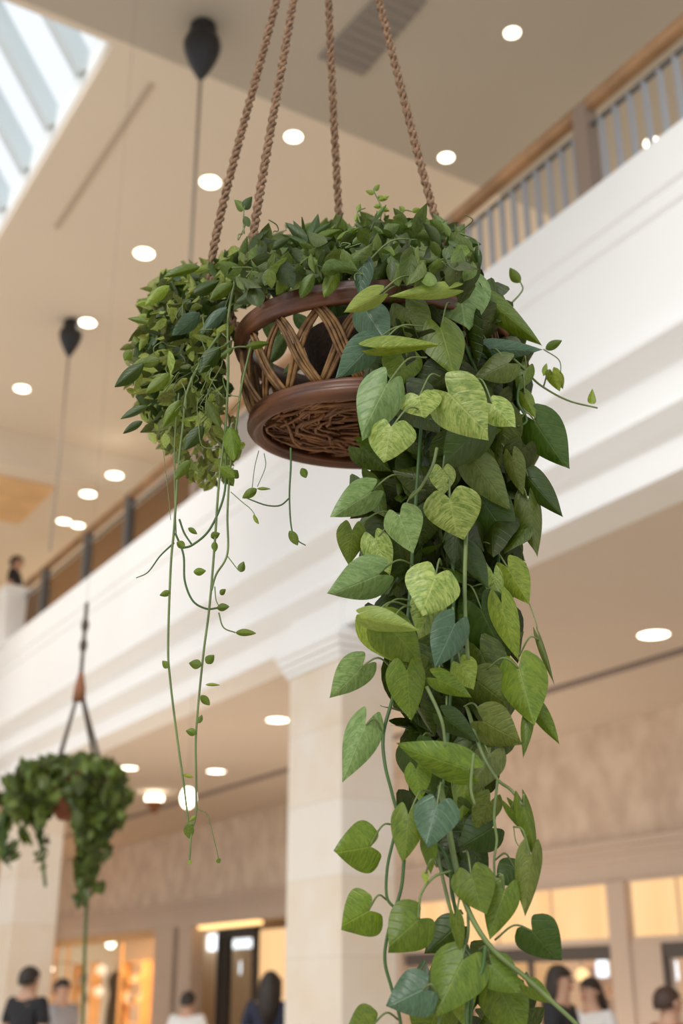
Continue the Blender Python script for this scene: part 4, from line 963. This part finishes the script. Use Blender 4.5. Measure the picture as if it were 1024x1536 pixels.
for pts, r0, r1, mt in (
    ([(330, 500), (300, 545), (280, 590), (274, 640), (267, 705), (261, 793), (256, 849), (252, 967), (255, 1019), (265, 1102), (276, 1181), (283, 1240)], .0034, .0020, 'stem'),
    ([(352, 420), (342, 480), (342, 560), (338, 640), (328, 727), (322, 814), (314, 910), (304, 989), (294, 1098), (294, 1163), (294, 1218), (287, 1250), (284, 1294)], .0034, .0018, 'stem'),
    ([(376, 520), (362, 580), (354, 640), (345, 705), (341, 771), (341, 830), (324, 862), (317, 886)], .0028, .0022, 'stem'),
    ([(341, 640), (339, 684), (336, 742), (315, 793), (289, 817), (272, 822)], .0026, .0026, 'stemdark'),
    ([(269, 779), (276, 799), (287, 816)], .0024, .002, 'stemdark'), ([(261, 814), (240, 834), (222, 858), (204, 867)], .0022, .0010, 'stemdark'),
    ([(263, 800), (275, 832), (277, 871), (289, 901), (309, 913), (326, 912)], .0024, .0022, 'stemdark'), ([(328, 919), (335, 941), (353, 949)], .0018, .0014, 'stem'),
    ([(436, 672), (436, 700), (434, 745), (437, 792), (446, 810), (458, 818)], .0026, .0012, 'stemdark'), ([(434, 747), (420, 758), (400, 758), (377, 750), (364, 744)], .0020, .0014, 'stemdark'),
    ([(388, 676), (382, 700), (378, 732)], .0010, .0008, 'stemdark'), ([(396, 680), (398, 700), (386, 730)], .0010, .0008, 'stemdark'), ([(346, 738), (363, 753), (378, 766), (387, 784)], .0011, .0008, 'stem'),
    ([(296, 1213), (311, 1224), (322, 1263), (328, 1290)], .0012, .0009, 'stem'), ([(341, 834), (350, 846), (358, 856)], .0012, .001, 'stem'), ([(322, 880), (324, 900), (330, 912)], .0014, .001, 'stem'),
    ([(268, 590), (262, 660), (262, 740), (264, 800)], .0018, .0014, 'stem'), ([(244, 672), (250, 720), (256, 780)], .0008, .0007, 'stem'), ([(350, 455), (335, 470), (345, 440), (352, 425)], .001, .001, 'stem'),
    ([(300, 560), (320, 540), (350, 522), (372, 520)], .0024, .002, 'stem'), ([(285, 570), (300, 548), (330, 530)], .002, .0018, 'stem')):
    vine(pts, r0, r1, mt)
SL_ = [(256, 888, 239, 893, 10), (252, 1002, 243, 991, 11), (290, 858, 309, 856, 12), (360, 858, 366, 842, 12), (330, 892, 339, 884, 9), (325, 912, 344, 911, 12), (302, 998, 283, 993, 15), (309, 995, 321, 982, 14), (308, 1027, 330, 1028, 5),
       (301, 1043, 314, 1058, 12), (297, 1085, 303, 1072, 8), (294, 1100, 278, 1096, 12), (275, 1162, 290, 1166, 6), (282, 1236, 283, 1258, 16), (265, 813, 277, 822, 12), (322, 812, 322, 828, 10), (316, 806, 330, 800, 12), (282, 792, 296, 801, 8),
       (434, 796, 446, 818, 14), (452, 702, 460, 716, 12), (380, 772, 388, 786, 6), (385, 733, 364, 748, 14), (385, 733, 406, 734, 5), (353, 949, 384, 951, 11), (326, 1288, 330, 1294, 8), (284, 1290, 285, 1297, 6), (368, 520, 405, 514, 12),
       (348, 716, 356, 704, 18), (336, 710, 350, 728, 16), (294, 1224, 284, 1232, 7), (350, 522, 330, 536, 10), (384, 736, 374, 742, 8), (290, 1236, 276, 1240, 8)]
for a in SL_: oleaf(*a, YV - .003, 'G' if a[4] > 7 else 'Y', iv)
# cascade of a few pale tender leaves
print('leaves', COUNT[0])

# ------------------------------------------------------------------ LIGHT
w = bpy.data.worlds.new('World'); S.world = w; w.use_nodes = True
bg = w.node_tree.nodes['Background']; bg.inputs[0].default_value = (0.93, 0.965, 1.0, 1); bg.inputs[1].default_value = 1.08
def area(name, loc, target, sx, sy, power, col):
    l = bpy.data.lights.new(name, 'AREA'); l.shape = 'RECTANGLE'; l.size = sx; l.size_y = sy; l.energy = power; l.color = col
    o = bpy.data.objects.new(name, l); COL.objects.link(o); o.location = loc
    o.rotation_euler = (Vector(target) - Vector(loc)).to_track_quat('-Z', 'Y').to_euler(); return o
# warm shop lighting
for x in (150, 340): a = on_b(x, 1480, 12)[0]; area('shop_ceiling_lamp', W(a, 12, 3.1), W(a, 12, 0), 2.5, 1.5, 330, (1, .62, .30))
for x in (760, 1010): a = on_b(x, 1480, 12)[0]; area('shop_ceiling_lamp', W(a, 12, 3.1), W(a, 12, 0), 2.5, 1.5, 60, (1, .82, .62))
# daylight, then added warm fill lights for the ceilings and soffit
sun = bpy.data.lights.new('daylight', 'SUN'); sun.energy = 1.5; sun.angle = math.radians(24); sun.color = (1, .985, .95)
so = bpy.data.objects.new('daylight', sun); COL.objects.link(so); so.rotation_euler = Vector((.45, .72, -.62)).to_track_quat('-Z', 'Y').to_euler()
area('added_fill_upper', W(12, 9.5, 6.9), W(12, 8, 9.6), 14, 2, 200, (1, .86, .68))
area('added_fill_far', W(22, 9, 7.2), W(22, 7, 9.0), 6, 3, 120, (1, .82, .60))
area('added_fill_ground', W(12, 8, .3), W(12, 8, 4.6), 26, 3, 300, (1, .84, .68))

# ------------------------------------------------------------------ CAMERA
cd = bpy.data.cameras.new('camera'); cam = bpy.data.objects.new('camera', cd); COL.objects.link(cam)
cd.sensor_fit = 'VERTICAL'; cd.sensor_height = 36; cd.lens = F / 1536 * 36
cam.location = (0, 0, EYE); cam.rotation_euler = (PI / 2 + TH, 0, 0)
cd.dof.use_dof = True; cd.dof.focus_distance = 1.88; cd.dof.aperture_fstop = 3.2; cd.clip_end = 200
S.camera = cam
S.view_settings.view_transform = 'Standard'; S.view_settings.look = 'None'; S.view_settings.gamma = 1; S.view_settings.use_curve_mapping = False
S.view_settings.exposure = 0.0
S.cycles.use_denoising = True; S.cycles.max_bounces = 8; S.cycles.transparent_max_bounces = 16; S.cycles.sample_clamp_indirect = 4
